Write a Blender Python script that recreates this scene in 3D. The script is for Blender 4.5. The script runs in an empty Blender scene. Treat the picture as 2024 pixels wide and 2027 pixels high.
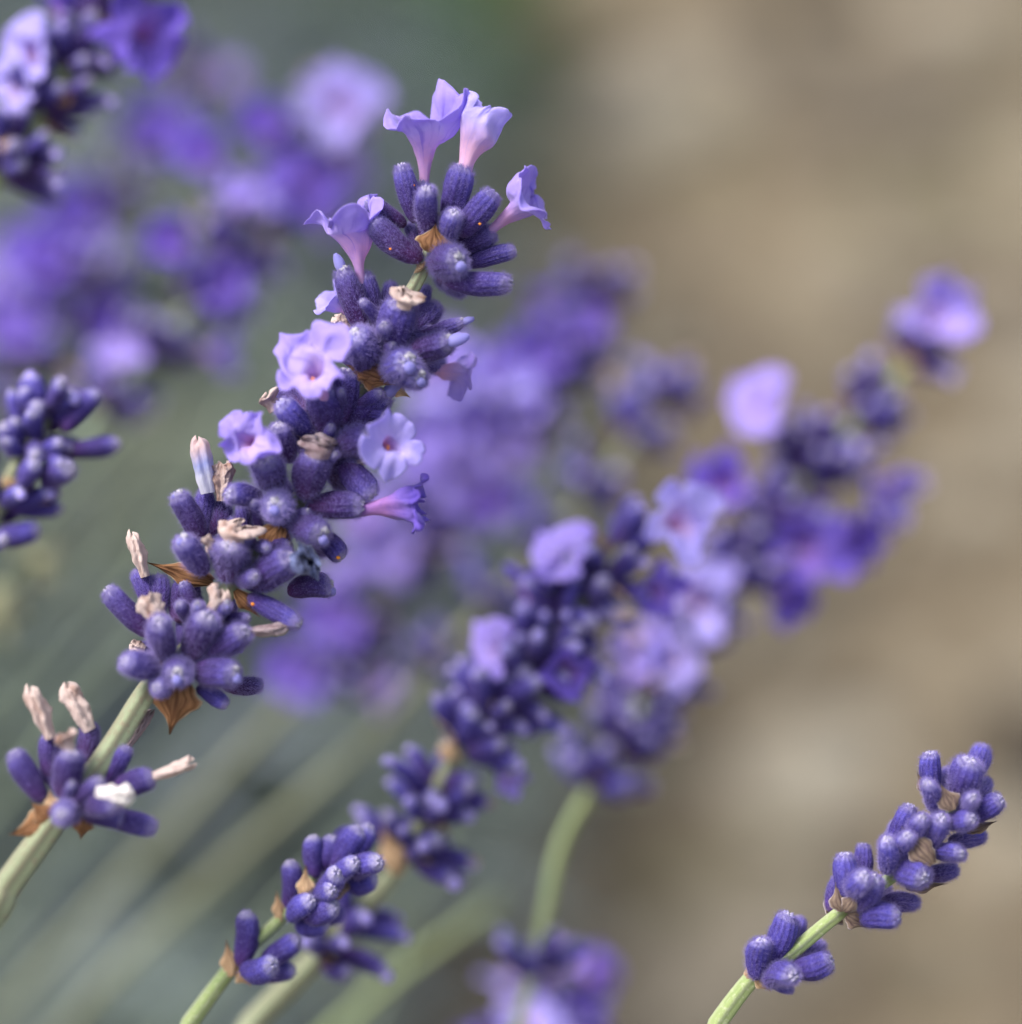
import bpy, math, random
from mathutils import Vector, Matrix, noise, Quaternion

SC = bpy.context.scene
COL = SC.collection
R = math.radians
MM = 0.001

# ------------------------------------------------------------------ camera
PITCH = R(35)
FWD = Vector((0, math.cos(PITCH), -math.sin(PITCH)))
UPV = Vector((0, math.sin(PITCH), math.cos(PITCH)))
RGT = Vector((1, 0, 0))
PXMM = 18.0                                    # photo pixels per mm in the plane of focus
LENS = 100.0
FOCUS = 2024 / PXMM * MM * LENS / 36.0         # distance to the plane of focus
CAMP = Vector((0, 0, 0.64))
cam = bpy.data.cameras.new('camera')
cam.sensor_fit = 'HORIZONTAL'; cam.sensor_width = 36; cam.lens = LENS
cam.clip_start = 0.01; cam.clip_end = 500
cam.dof.use_dof = True; cam.dof.focus_distance = FOCUS; cam.dof.aperture_fstop = 5.0
camo = bpy.data.objects.new('camera', cam); COL.objects.link(camo)
camo.location = CAMP; camo.rotation_euler = (math.pi / 2 - PITCH, 0, 0)
SC.camera = camo

# ------------------------------------------------------------------ world, sun, exposure
SUN_EL, SUN_AZ = R(60), R(-100)                # azimuth from +Y, clockwise: behind the camera's left shoulder
w = bpy.data.worlds.new('World'); SC.world = w; w.use_nodes = True
nt = w.node_tree; nt.nodes.clear()
sky = nt.nodes.new('ShaderNodeTexSky'); sky.sky_type = 'NISHITA'; sky.sun_disc = False
sky.sun_elevation = SUN_EL; sky.sun_rotation = SUN_AZ; sky.dust_density = 4.0; sky.air_density = 1.0
hs = nt.nodes.new('ShaderNodeHueSaturation'); hs.inputs['Saturation'].default_value = 0.6
bg = nt.nodes.new('ShaderNodeBackground'); bg.inputs['Strength'].default_value = 0.085
wo = nt.nodes.new('ShaderNodeOutputWorld')
nt.links.new(sky.outputs[0], hs.inputs['Color']); nt.links.new(hs.outputs[0], bg.inputs['Color'])
nt.links.new(bg.outputs[0], wo.inputs[0])
sl = bpy.data.lights.new('sun', 'SUN'); sl.energy = 1.5; sl.angle = R(24); sl.color = (1, 0.96, 0.9)
so = bpy.data.objects.new('sun', sl); COL.objects.link(so)
sd = Vector((math.sin(SUN_AZ) * math.cos(SUN_EL), math.cos(SUN_AZ) * math.cos(SUN_EL), math.sin(SUN_EL)))
so.rotation_euler = sd.to_track_quat('Z', 'Y').to_euler(); so.location = (0, 0, 3)
SC.view_settings.view_transform = 'Standard'; SC.view_settings.look = 'None'
SC.view_settings.exposure = 1.5; SC.view_settings.gamma = 1
SC.view_settings.use_curve_mapping = False
SC.cycles.use_denoising = True; SC.cycles.denoiser = 'OPENIMAGEDENOISE'; SC.cycles.denoising_prefilter = 'ACCURATE'
SC.cycles.use_adaptive_sampling = False
SC.cycles.max_bounces = 8; SC.cycles.transmission_bounces = 4; SC.cycles.diffuse_bounces = 4

# ------------------------------------------------------------------ pixels to points
def P(px, py, dz=0.0):
    """photo pixel + depth behind the plane of focus (mm) -> world point"""
    d = FOCUS + dz * MM
    k = d * 36.0 / LENS / 2024
    return CAMP + FWD * d + RGT * ((px - 1012) * k) + UPV * ((1013.5 - py) * k)

def lin(r, g, b):
    def f(c):
        c /= 255.0
        return c / 12.92 if c <= 0.04045 else ((c + 0.055) / 1.055) ** 2.4
    return (f(r), f(g), f(b), 1)

# ------------------------------------------------------------------ materials
def newmat(name):
    m = bpy.data.materials.new(name); m.use_nodes = True
    n = m.node_tree; n.nodes.clear()
    out = n.nodes.new('ShaderNodeOutputMaterial')
    b = n.nodes.new('ShaderNodeBsdfPrincipled')
    n.links.new(b.outputs[0], out.inputs[0])
    return m, n, b, out

def ramp(n, stops, interp='LINEAR'):
    r = n.nodes.new('ShaderNodeValToRGB'); r.color_ramp.interpolation = interp
    e = r.color_ramp.elements
    while len(e) < len(stops): e.new(0.5)
    for i, (p, c) in enumerate(stops): e[i].position = p; e[i].color = c
    return r

def mix(n, fac, a, b, mode='MIX'):
    m = n.nodes.new('ShaderNodeMix'); m.data_type = 'RGBA'; m.blend_type = mode
    for s, v in ((m.inputs[0], fac), (m.inputs[6], a), (m.inputs[7], b)):
        if hasattr(v, 'is_linked'): n.links.new(v, s)
        else: s.default_value = v
    return m.outputs[2]

def math_(n, op, a, b=0.0, clamp=False):
    m = n.nodes.new('ShaderNodeMath'); m.operation = op; m.use_clamp = clamp
    for s, v in ((m.inputs[0], a), (m.inputs[1], b)):
        if hasattr(v, 'is_linked'): n.links.new(v, s)
        else: s.default_value = v
    return m.outputs[0]

def maprange(n, v, a, b, c=0.0, d=1.0):
    m = n.nodes.new('ShaderNodeMapRange'); m.clamp = True
    n.links.new(v, m.inputs[0])
    for i, x in enumerate((a, b, c, d)): m.inputs[i + 1].default_value = x
    return m.outputs[0]

def uvnode(n):
    u = n.nodes.new('ShaderNodeUVMap'); u.uv_map = 'UVMap'
    s = n.nodes.new('ShaderNodeSeparateXYZ'); n.links.new(u.outputs[0], s.inputs[0])
    return u.outputs[0], s.outputs[0], s.outputs[1]

def noisetex(n, vec, scale, detail=3, rough=0.6):
    t = n.nodes.new('ShaderNodeTexNoise'); t.inputs['Scale'].default_value = scale
    t.inputs['Detail'].default_value = detail; t.inputs['Roughness'].default_value = rough
    if vec is not None: n.links.new(vec, t.inputs['Vector'])
    return t.outputs['Fac']

def objcoord(n, seeded=True):
    tc = n.nodes.new('ShaderNodeTexCoord')
    if not seeded: return tc.outputs['Object']
    oi = n.nodes.new('ShaderNodeObjectInfo')
    c = n.nodes.new('ShaderNodeVectorMath'); c.operation = 'ADD'
    n.links.new(tc.outputs['Object'], c.inputs[0])
    k = n.nodes.new('ShaderNodeCombineXYZ')
    n.links.new(oi.outputs['Random'], k.inputs[0]); n.links.new(oi.outputs['Random'], k.inputs[1])
    n.links.new(k.outputs[0], c.inputs[1])
    return c.outputs[0]

def bump(n, b, h, strength, dist=0.0001):
    k = n.nodes.new('ShaderNodeBump'); k.inputs['Strength'].default_value = strength
    k.inputs['Distance'].default_value = dist
    n.links.new(h, k.inputs['Height']); n.links.new(k.outputs[0], b.inputs['Normal'])

def thin(n, b, out, colour, fac):
    """let light through a thin sheet"""
    t = n.nodes.new('ShaderNodeBsdfTranslucent'); ms = n.nodes.new('ShaderNodeMixShader')
    ms.inputs[0].default_value = fac
    n.links.new(colour, t.inputs[0]); n.links.new(b.outputs[0], ms.inputs[1]); n.links.new(t.outputs[0], ms.inputs[2])
    n.links.new(ms.outputs[0], out.inputs[0])

MAT = {}
def calyx_mat():
    m, n, b, out = newmat('calyx_violet')
    _, u, v = uvnode(n); oc = objcoord(n)
    oi = n.nodes.new('ShaderNodeObjectInfo')
    warm = ramp(n, [(0, lin(104, 58, 94)), (0.10, lin(82, 38, 90)), (0.40, lin(52, 26, 76)), (0.72, lin(52, 35, 94)), (0.93, lin(86, 76, 144))])
    blue = ramp(n, [(0, lin(90, 76, 118)), (0.12, lin(60, 50, 122)), (0.5, lin(62, 55, 136)), (0.8, lin(78, 72, 162)), (0.95, lin(112, 106, 188))])
    n.links.new(v, warm.inputs[0]); n.links.new(v, blue.inputs[0])
    sepc = n.nodes.new('ShaderNodeSeparateColor'); n.links.new(oi.outputs['Color'], sepc.inputs[0])
    rnd = math_(n, 'MULTIPLY', math_(n, 'SUBTRACT', oi.outputs['Random'], 0.5), 0.7)
    f = math_(n, 'ADD', sepc.outputs[0], rnd, True)
    c = mix(n, f, warm.outputs[0], blue.outputs[0])
    nz = noisetex(n, oc, 900, 3)
    c = mix(n, maprange(n, nz, 0.35, 0.75, 0, 0.5), c, lin(40, 24, 66))
    rib = math_(n, 'SINE', math_(n, 'MULTIPLY', u, 2 * math.pi * 13))
    c = mix(n, math_(n, 'MULTIPLY', maprange(n, rib, -0.2, 0.9, 0, 0.26), maprange(n, nz, 0.3, 0.6, 0.3, 1.0)), c, lin(42, 24, 62))
    # woolly pale grain, thickest at the toothed tip
    fz = noisetex(n, oc, 5200, 2, 0.7)
    fuzz = math_(n, 'MULTIPLY', maprange(n, fz, 0.48, 0.72), maprange(n, v, 0.1, 1.0, 0.10, 0.34))
    c = mix(n, fuzz, c, lin(152, 142, 218))
    tz = noisetex(n, oc, 2600, 3)
    tip = math_(n, 'MULTIPLY', maprange(n, v, 0.86, 1.0), maprange(n, tz, 0.36, 0.66, 0.3, 0.95))
    c = mix(n, tip, c, lin(176, 170, 186))
    n.links.new(c, b.inputs['Base Color'])
    b.inputs['Roughness'].default_value = 0.8; b.inputs['Specular IOR Level'].default_value = 0.2
    b.inputs['Sheen Weight'].default_value = 0.3; b.inputs['Sheen Roughness'].default_value = 0.4
    b.inputs['Sheen Tint'].default_value = lin(190, 180, 245)
    bump(n, b, math_(n, 'ADD', fz, math_(n, 'MULTIPLY', nz, 1.5)), 0.5, 0.00012)
    return m
MAT['calyx'] = calyx_mat()

def flat_mat(name, col, rough=0.8, var=None, scale=1500, sheen=0.0, trans=0.0, vmin=0.35, vmax=0.7):
    m, n, b, out = newmat(name)
    oc = objcoord(n)
    rgb = n.nodes.new('ShaderNodeRGB'); rgb.outputs[0].default_value = col
    c = rgb.outputs[0]
    if var:
        nz = noisetex(n, oc, scale, 4); c = mix(n, maprange(n, nz, vmin, vmax), c, var)
        bump(n, b, nz, 0.5, 0.0002)
    n.links.new(c, b.inputs['Base Color'])
    b.inputs['Roughness'].default_value = rough; b.inputs['Specular IOR Level'].default_value = 0.25
    b.inputs['Sheen Weight'].default_value = sheen
    if trans: thin(n, b, out, c, trans)
    return m
MAT['hair'] = flat_mat('wool', lin(156, 144, 202), 0.9, trans=0.4)
MAT['stemhair'] = flat_mat('stem_wool', lin(196, 206, 170), 0.9, trans=0.4)
MAT['lobe'] = flat_mat('calyx_tooth', lin(190, 186, 196), 0.9, lin(92, 88, 112), 3200, 0.3)
MAT['gland'] = flat_mat('oil_gland', lin(252, 168, 50), 0.3, lin(236, 124, 30), 4000)
MAT['wither'] = flat_mat('withered_petal', lin(208, 188, 182), 0.8, lin(140, 98, 80), 700, 0.2, 0.25, 0.48, 0.72)
MAT['wither_grey'] = flat_mat('withered_petal_grey', lin(176, 160, 166), 0.85, lin(112, 88, 92), 1100, 0.2, 0.2)
MAT['wither_dark'] = flat_mat('withered_petal_blue', lin(120, 130, 176), 0.7, lin(40, 46, 82), 1100, 0.2, 0.1, 0.4, 0.6)
MAT['wither_white'] = flat_mat('withered_petal_white', lin(246, 240, 236), 0.8, lin(214, 196, 200), 1000, 0.2, 0.2, 0.5, 0.8)

def petal_mat(name, tube, mid, edge, dark, vein=0.5):
    m, n, b, out = newmat(name)
    uv, u, v = uvnode(n); oc = objcoord(n)
    r = ramp(n, [(0.0, tube), (0.30, tube), (0.52, mid), (0.85, edge), (1.0, edge)])
    n.links.new(v, r.inputs[0])
    # fine veins running along the tube and into the lobes
    wv = n.nodes.new('ShaderNodeMapping'); wv.inputs['Scale'].default_value = (34, 1.3, 1)
    n.links.new(uv, wv.inputs[0])
    vn = noisetex(n, wv.outputs[0], 1.0, 2, 0.5)
    vmask = math_(n, 'MULTIPLY', maprange(n, vn, 0.54, 0.66), maprange(n, v, 0.2, 0.45, 0.1, vein))
    vmask = math_(n, 'MULTIPLY', vmask, maprange(n, v, 0.98, 0.7, 0.0, 1.0))
    c = mix(n, vmask, r.outputs[0], dark)
    nz = noisetex(n, oc, 420, 3)
    c = mix(n, maprange(n, nz, 0.45, 0.75, 0, 0.45), c, dark)
    n.links.new(c, b.inputs['Base Color'])
    b.inputs['Roughness'].default_value = 0.65; b.inputs['Specular IOR Level'].default_value = 0.25
    b.inputs['Sheen Weight'].default_value = 0.3
    f = noisetex(n, oc, 4200, 2)
    bump(n, b, math_(n, 'ADD', vn, math_(n, 'MULTIPLY', f, 0.6)), 0.45, 0.00012)
    thin(n, b, out, c, 0.42)
    return m
MAT['petal'] = petal_mat('petal_lilac', lin(222, 176, 222), lin(202, 182, 242), lin(182, 162, 242), lin(136, 110, 216), 0.55)
MAT['petal_pale'] = petal_mat('petal_pale', lin(236, 194, 224), lin(206, 192, 248), lin(196, 184, 250), lin(156, 142, 232), 0.35)
MAT['petal_bud'] = petal_mat('petal_bud', lin(160, 150, 214), lin(172, 168, 230), lin(150, 146, 218), lin(126, 116, 196), 0.3)
MAT['petal_deep'] = petal_mat('petal_violet', lin(190, 136, 208), lin(150, 122, 222), lin(126, 100, 212), lin(88, 66, 184), 0.5)

def bract_mat(name, a, b_, edge):
    m, n, b, out = newmat(name)
    uv, u, v = uvnode(n); oc = objcoord(n)
    mp = n.nodes.new('ShaderNodeMapping'); mp.inputs['Scale'].default_value = (11, 1.2, 1)
    n.links.new(uv, mp.inputs[0])
    vn = noisetex(n, mp.outputs[0], 1.0, 2)
    c = mix(n, maprange(n, vn, 0.42, 0.62), a, b_)
    nz = noisetex(n, oc, 1400, 3)
    c = mix(n, maprange(n, nz, 0.4, 0.8, 0, 0.6), c, b_)
    e = math_(n, 'ABSOLUTE', math_(n, 'SUBTRACT', u, 0.5))
    c = mix(n, maprange(n, e, 0.43, 0.5, 0, 0.75), c, edge)
    n.links.new(c, b.inputs['Base Color']); b.inputs['Roughness'].default_value = 0.75
    b.inputs['Specular IOR Level'].default_value = 0.25
    bump(n, b, vn, 0.8, 0.0003); thin(n, b, out, c, 0.25)
    return m
MAT['bract'] = bract_mat('bract_brown', lin(158, 116, 80), lin(98, 64, 42), lin(206, 188, 160))
MAT['bract_grey'] = bract_mat('bract_grey', lin(150, 130, 112), lin(92, 74, 74), lin(202, 190, 196))
MAT['bract_pale'] = bract_mat('bract_beige', lin(214, 184, 146), lin(176, 140, 108), lin(226, 210, 190))

def stem_mat(name, a, b_, spot):
    m, n, b, out = newmat(name)
    uv, u, v = uvnode(n); oc = objcoord(n, False)
    nz = noisetex(n, oc, 160, 4); c = mix(n, maprange(n, nz, 0.35, 0.7), a, b_)
    wv = math_(n, 'SINE', math_(n, 'MULTIPLY', u, 2 * math.pi * 4))
    c = mix(n, maprange(n, wv, 0.3, 1.0, 0, 0.45), c, spot)
    s = noisetex(n, oc, 1900, 3); c = mix(n, maprange(n, s, 0.52, 0.66, 0, 0.8), c, spot)
    n.links.new(c, b.inputs['Base Color']); b.inputs['Roughness'].default_value = 0.65
    b.inputs['Sheen Weight'].default_value = 0.35; b.inputs['Specular IOR Level'].default_value = 0.3
    bump(n, b, s, 0.5, 0.0001)
    return m
MAT['stem'] = stem_mat('stem_sage', lin(138, 149, 118), lin(123, 130, 100), lin(132, 118, 97))
MAT['stem_fresh'] = stem_mat('stem_fresh', lin(142, 156, 100), lin(124, 145, 86), lin(164, 171, 134))
MAT['stem_grey'] = stem_mat('stem_grey', lin(120, 137, 114), lin(106, 122, 104), lin(120, 122, 104))

# ------------------------------------------------------------------ mesh helpers
def mesh(name, verts, faces, uvs=None, mats=(), fmat=None, smooth=True):
    me = bpy.data.meshes.new(name)
    me.from_pydata([tuple(v) for v in verts], [], faces)
    if uvs is not None:
        lay = me.uv_layers.new(name='UVMap')
        idx = [0] * len(me.loops); me.loops.foreach_get('vertex_index', idx)
        flat = []
        for i in idx: flat += uvs[i]
        lay.data.foreach_set('uv', flat)
    for m in mats: me.materials.append(m)
    if fmat: me.polygons.foreach_set('material_index', fmat)
    me.polygons.foreach_set('use_smooth', [smooth] * len(me.polygons))
    me.update()
    return me

def grid_faces(nu, nv, wrap, off=0):
    """verts ordered row by row (v), nu per row"""
    f = []
    for j in range(nv - 1):
        for i in range(nu if wrap else nu - 1):
            a = off + j * nu + i; b = off + j * nu + (i + 1) % nu
            f.append((a, b, b + nu, a + nu))
    return f

def link(name, me, parent=None, M=None, pinv=None, **props):
    o = bpy.data.objects.new(name, me); COL.objects.link(o)
    if parent is not None: o.parent = parent
    if pinv is not None: o.matrix_parent_inverse = pinv
    if M is not None: o.matrix_basis = M
    for k, v in props.items(): o[k] = v
    return o

def lerp_profile(prof, t):
    for (a, ra), (b, rb) in zip(prof, prof[1:]):
        if t <= b:
            k = (t - a) / (b - a); k = k * k * (3 - 2 * k) * 0.5 + k * 0.5
            return ra + (rb - ra) * k
    return prof[-1][1]

# canonical calyx: length 5 mm along +Z, greatest radius 1 mm
def calyx_mesh(seed, hairs=2600, nu=52, nv=22, lobe=False):
    rg = random.Random(seed)
    prof = [(0, 0.32), (0.05, 0.54), (0.15, 0.76), (0.36, 0.95), (0.6, 1.0), (0.8, 0.95), (0.9, 0.82), (0.965, 0.58), (1.0, 0.38)]
    bend = rg.uniform(-0.7, 0.7); ph = rg.uniform(0, 6.28); sq = rg.uniform(0.9, 1.06)
    def surf(u, t):
        th = 2 * math.pi * u
        r = lerp_profile(prof, t)
        r *= 1 + 0.035 * math.cos(13 * th + 0.4 * math.sin(t * 5 + ph)) * min(1, t * 4) * (1 - max(0, t - 0.85) * 4)
        nv_ = noise.noise(Vector((math.cos(th) * 1.1 + seed * 3.1, math.sin(th) * 1.1, t * 2.3)))
        r *= 1 + 0.17 * nv_
        if t > 0.88:
            r *= 1 + 0.22 * (t - 0.88) / 0.12 * noise.noise(Vector((math.cos(th) * 2.6, math.sin(th) * 2.6, seed + t * 6)))
        z = 5 * t + (0.10 * math.cos(5 * th + ph) * max(0, (t - 0.86) / 0.14) ** 2)
        x = r * math.cos(th) * sq + bend * math.sin(math.pi * t) * math.cos(ph) * 0.6
        y = r * math.sin(th) / sq + bend * math.sin(math.pi * t) * math.sin(ph) * 0.6
        return Vector((x, y, z)) * MM
    vs, uv = [], []
    for j in range(nv):
        t = j / (nv - 1)
        for i in range(nu):
            vs.append(surf(i / nu, t)); uv.append((i / nu, t))
    fs = grid_faces(nu, nv, True)
    # puckered closed end: two more rings folding inwards
    for q, (rr, zz) in enumerate(((0.30, 5.10), (0.14, 4.98))):
        for i in range(nu):
            th = 2 * math.pi * i / nu
            k = rr * (1 + 0.35 * noise.noise(Vector((math.cos(th) * 3, math.sin(th) * 3, seed * 1.7 + q))))
            vs.append(Vector((k * math.cos(th), k * math.sin(th), zz + 0.12 * math.cos(5 * th + ph))) * MM)
            uv.append((i / nu, 1.0))
    fs += grid_faces(nu, 3, True, (nv - 1) * nu)
    n0 = len(vs); vs.append(Vector((0, 0, 4.85)) * MM); uv.append((0.5, 1.0))
    top = (nv + 1) * nu
    for i in range(nu): fs.append((top + i, top + (i + 1) % nu, n0))
    nb = len(vs); vs.append(Vector((0, 0, -0.12)) * MM); uv.append((0.5, 0.0))
    for i in range(nu): fs.append(((i + 1) % nu, i, nb))
    fm = [0] * len(fs)
    if lobe:                                     # the enlarged upper tooth: a crumpled grey cap beside the bud
        a, b, c = blob(Vector((0, 0.36, 4.9)), (0.34, 0.26, 0.30), seed, 0.40, 14, 9, 2.4)
        o = len(vs); vs += a; uv += b; fs += [tuple(x + o for x in f) for f in c]; fm += [1] * len(c)
    # wool
    for h in range(hairs):
        u, t = rg.random(), (rg.uniform(0.02, 0.99) if rg.random() < 0.8 else rg.uniform(0.85, 0.99))
        p = surf(u, t); px_ = surf(u + 0.01, t); pt = surf(u, min(t + 0.02, 1.0) if t < 0.97 else t)
        du = (px_ - p).normalized(); dt = ((pt - p) if t < 0.97 else Vector((0, 0, 1))).normalized()
        nr = du.cross(dt).normalized()
        L = rg.uniform(0.18, 0.62) * MM; wd = 0.012 * MM
        d = (nr + dt * rg.uniform(0.0, 1.1) + du * rg.uniform(-0.6, 0.6)).normalized()
        o = len(vs)
        vs += [p - du * wd, p + du * wd, p + d * L]; uv += [(u, t)] * 3
        fs.append((o, o + 1, o + 2)); fm.append(2)
    return mesh('calyx', vs, fs, uv, (MAT['calyx'], MAT['lobe'], MAT['hair']), fm)

def blob(c, rad, seed, amp, nu=14, nv=9, freq=1.6):
    vs, uv, fs = [], [], []
    for j in range(nv):
        ph = math.pi * j / (nv - 1)
        for i in range(nu):
            th = 2 * math.pi * i / nu
            d = Vector((math.sin(ph) * math.cos(th), math.sin(ph) * math.sin(th), math.cos(ph)))
            k = 1 + amp * 1.6 * noise.noise(d * freq + Vector((seed * 2.3, seed, 0))) + amp * 0.8 * noise.noise(d * freq * 2.7 + Vector((seed, 0, seed)))
            vs.append((c + Vector((d.x * rad[0], d.y * rad[1], d.z * rad[2])) * k) * MM); uv.append((i / nu, j / (nv - 1)))
    for f in grid_faces(nu, nv, True): fs.append(f[::-1])
    return vs, uv, fs

def blob_mesh(name, rad, seed, amp, mat, nu=14, nv=9, freq=1.6):
    v, u, f = blob(Vector((0, 0, 0)), rad, seed, amp, nu, nv, freq)
    return mesh(name, v, f, u, (mat,))

# unopened corolla tip peeping out of a calyx
def bud_mesh(seed, length=0.36, r=0.36):
    v, u, f = blob(Vector((0, 0, length * 0.5)), (r, r, length), seed, 0.10)
    u = [(a, 1 - b * 0.55) for a, b in u]
    return mesh('bud', v, f, u, (MAT['petal_bud'],))

# two-lipped corolla, tube along +Z from the origin, upper lip towards +Y (mm)
LOBES = [(52, 38, 'u'), (128, 38, 'u'), (200.7, 34.7, 'l'), (270, 34.7, 'l'), (339.3, 34.7, 'l')]
def corolla_mesh(seed, mat, tube=5.0, fexp=1.7, r0=0.5, r1=1.8, up=3.5, low=2.6, upa=32, lowa=78, curl=18, ruffle=0.4, wild=1.5, nu=84, ns=13, nl=14):
    a0 = 22 if fexp < 2 else 44 if fexp < 3 else 62
    jit = {c: random.Random(seed * 31 + int(c)).uniform(0.8, 1.16) for c, _, _ in LOBES}
    jan = {c: random.Random(seed * 17 + int(c)).uniform(-24, 24) for c, _, _ in LOBES}
    cols = []
    for i in range(nu):
        deg = 360.0 * i / nu
        best = None
        for c, hw, k in LOBES:
            d = (deg - c + 180) % 360 - 180
            if abs(d) <= hw + 1e-6: best = (c, d / hw, k); break
        c, d, k = best or (52, -1.0, 'u')
        if k == 'u':
            inner = (c == 52 and d > 0) or (c == 128 and d < 0)
            notch = 0.76 if inner else 0.36
            full, ang = up, upa
        else:
            notch = 0.46; full, ang = low, lowa
        ell = full * jit[c] * (notch + (1 - notch) * (1 - abs(d) ** 2.6) ** 0.55)
        # blend flare between lips near their common edges
        a1 = ang + jan[c] * (1 - d * d)
        if k == 'l' and abs(c - 270) > 1:
            side = 1 if c > 270 else -1
            if d * side > 0: a1 += (upa - lowa) * 0.45 * abs(d)
        if k == 'u' and not inner: a1 += (lowa - upa) * 0.45 * abs(d)
        cols.append((math.radians(deg), ell, a1, d))
    vs, uv = [], []
    nrow = ns + nl
    P_ = [[None] * nu for _ in range(nrow)]
    for i, (th, ell, a1, d) in enumerate(cols):
        cs, sn = math.cos(th), math.sin(th)
        for j in range(ns):
            q = j / (ns - 1)
            r = r0 + (r1 - r0) * max(0, (q - 0.25) / 0.75) ** fexp
            r *= 1 + 0.06 * math.cos(5 * th + seed) * q
            P_[j][i] = (r, tube * q, th)
        r, z = P_[ns - 1][i][0], tube
        for j in range(nl):
            q = (j + 1) / nl
            a = math.radians(a0 + (a1 - a0) * min(1, q * 1.5) ** 0.9 + curl * max(0, q - 0.5) * 2)
            st = ell / nl
            r += math.sin(a) * st; z += math.cos(a) * st
            wv = ruffle * 1.35 * q * q * (0.6 * math.sin(d * 4.2 + seed) + 0.9 * noise.noise(Vector((math.cos(th) * 2.2 + seed * 5, math.sin(th) * 2.2, q * 1.5))))
            edge = 0.13 * q ** 4 * noise.noise(Vector((math.cos(th) * 9, math.sin(th) * 9, seed)))
            P_[ns + j][i] = (r - wv * math.cos(a) + edge, z + wv * math.sin(a) + edge, th)
    def pt(j, i):
        r, z, th = P_[j][i]
        p = Vector((r * math.cos(th), r * math.sin(th), z))
        k = min(1.0, z / tube) ** 2 * wild
        return p + Vector((noise.noise(p * 0.33 + Vector((seed, 0, 0))), noise.noise(p * 0.33 + Vector((0, seed, 9))), noise.noise(p * 0.33 + Vector((5, 0, seed))))) * k + Vector((0.12 * noise.noise(p * 1.3), 0.12 * noise.noise(p * 1.3 + Vector((7, 7, 7))), 0)) * k
    inner = []
    for j in range(nrow):
        for i in range(nu):
            p = pt(j, i); vs.append(p * MM); uv.append((i / nu, 0.5 * j / (ns - 1) if j < ns else 0.5 + 0.5 * (j - ns + 1) / nl))
    n1 = len(vs)
    for j in range(nrow):                         # inner skin, offset by the petal's thickness
        for i in range(nu):
            a = pt(j, (i + 1) % nu) - pt(j, (i - 1) % nu)
            b = pt(min(j + 1, nrow - 1), i) - pt(max(j - 1, 0), i)
            nn = a.cross(b); nn = nn.normalized() if nn.length > 1e-9 else Vector((0, 0, 1))
            k = 0.10 if j < nrow - 1 else 0.05
            vs.append((pt(j, i) - nn * k) * MM); uv.append(uv[j * nu + i])
    fs = grid_faces(nu, nrow, True)
    fs += [f[::-1] for f in grid_faces(nu, nrow, True, n1)]
    t = (nrow - 1) * nu
    for i in range(nu):
        k = (i + 1) % nu
        fs.append((t + i, t + k, n1 + t + k, n1 + t + i))
    return mesh('corolla', vs, fs, uv, (mat,))

# crumpled, dried corolla: a collapsed tube along +Z, length 1, half-width 1 (scaled when placed; mm)
def wither_mesh(seed, mat, mouth=False, nu=48, nv=34, amp=0.3):
    rg = random.Random(seed)
    vs, uv = [], []
    fl = rg.uniform(0.5, 0.8); pl = rg.choice((4, 5, 6, 7))
    for j in range(nv):
        t = j / (nv - 1)
        r = 0.62 + 0.38 * math.sin(math.pi * min(1, t * 0.62 + 0.1)) ** 1.2
        if mouth: r *= 1 + 0.1 * t - 0.25 * max(0, t - 0.8)
        if t > 0.8 and not mouth: r *= math.sqrt(max(0.0, 1 - ((t - 0.8) / 0.205) ** 2))
        for i in range(nu):
            th = 2 * math.pi * i / nu
            d = Vector((math.cos(th), math.sin(th), 0))
            k = 1 + amp * (0.3 + t) * (1.5 * noise.noise(Vector((d.x * 1.9 + seed * 7, d.y * 1.9, t * 3.2))) + 0.9 * noise.noise(Vector((d.x * 4.5, d.y * 4.5 + seed, t * 7))) + 0.5 * noise.noise(Vector((d.x * 9, d.y * 9 + seed, t * 15))))
            k *= 1 + 0.20 * math.cos(pl * th + seed + 2.2 * t) * (0.4 + 0.6 * t)
            z = t + 0.16 * t * noise.noise(Vector((d.x * 1.6, d.y * 1.6, seed * 3.3)))
            vs.append(Vector((d.x * r * k, d.y * r * k * fl, z)) * MM); uv.append((i / nu, t))
    fs = grid_faces(nu, nv, True)
    if mouth:                                     # the frayed rim rolls back into the tube
        o = len(vs)
        for q, (kr, dz) in enumerate(((0.78, 0.02), (0.62, -0.25), (0.45, -0.55))):
            for i in range(nu):
                p = vs[(nv - 1) * nu + i]
                vs.append(Vector((p.x * kr, p.y * kr, p.z + dz * MM * 0.6))); uv.append((i / nu, 1))
        fs += grid_faces(nu, 4, True, (nv - 1) * nu)
    return mesh('withered_corolla', vs, fs, uv, (mat,))

def shrivel_mesh(seed, mat):
    me = corolla_mesh(seed, mat, r0=0.8, r1=1.1, up=2.4, low=2.1, upa=-6, lowa=-14, curl=-75, ruffle=1.1, wild=1.3, nu=60, ns=10, nl=12)
    me.name = 'withered_corolla'
    rr = sorted(math.hypot(v.co.x, v.co.y) for v in me.vertices); mr = rr[int(len(rr) * 0.72)]; mz = max(v.co.z for v in me.vertices)
    for v in me.vertices: v.co = Vector((v.co.x / mr, v.co.y / mr, v.co.z / mz)) * MM
    me.update()
    return me

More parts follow.
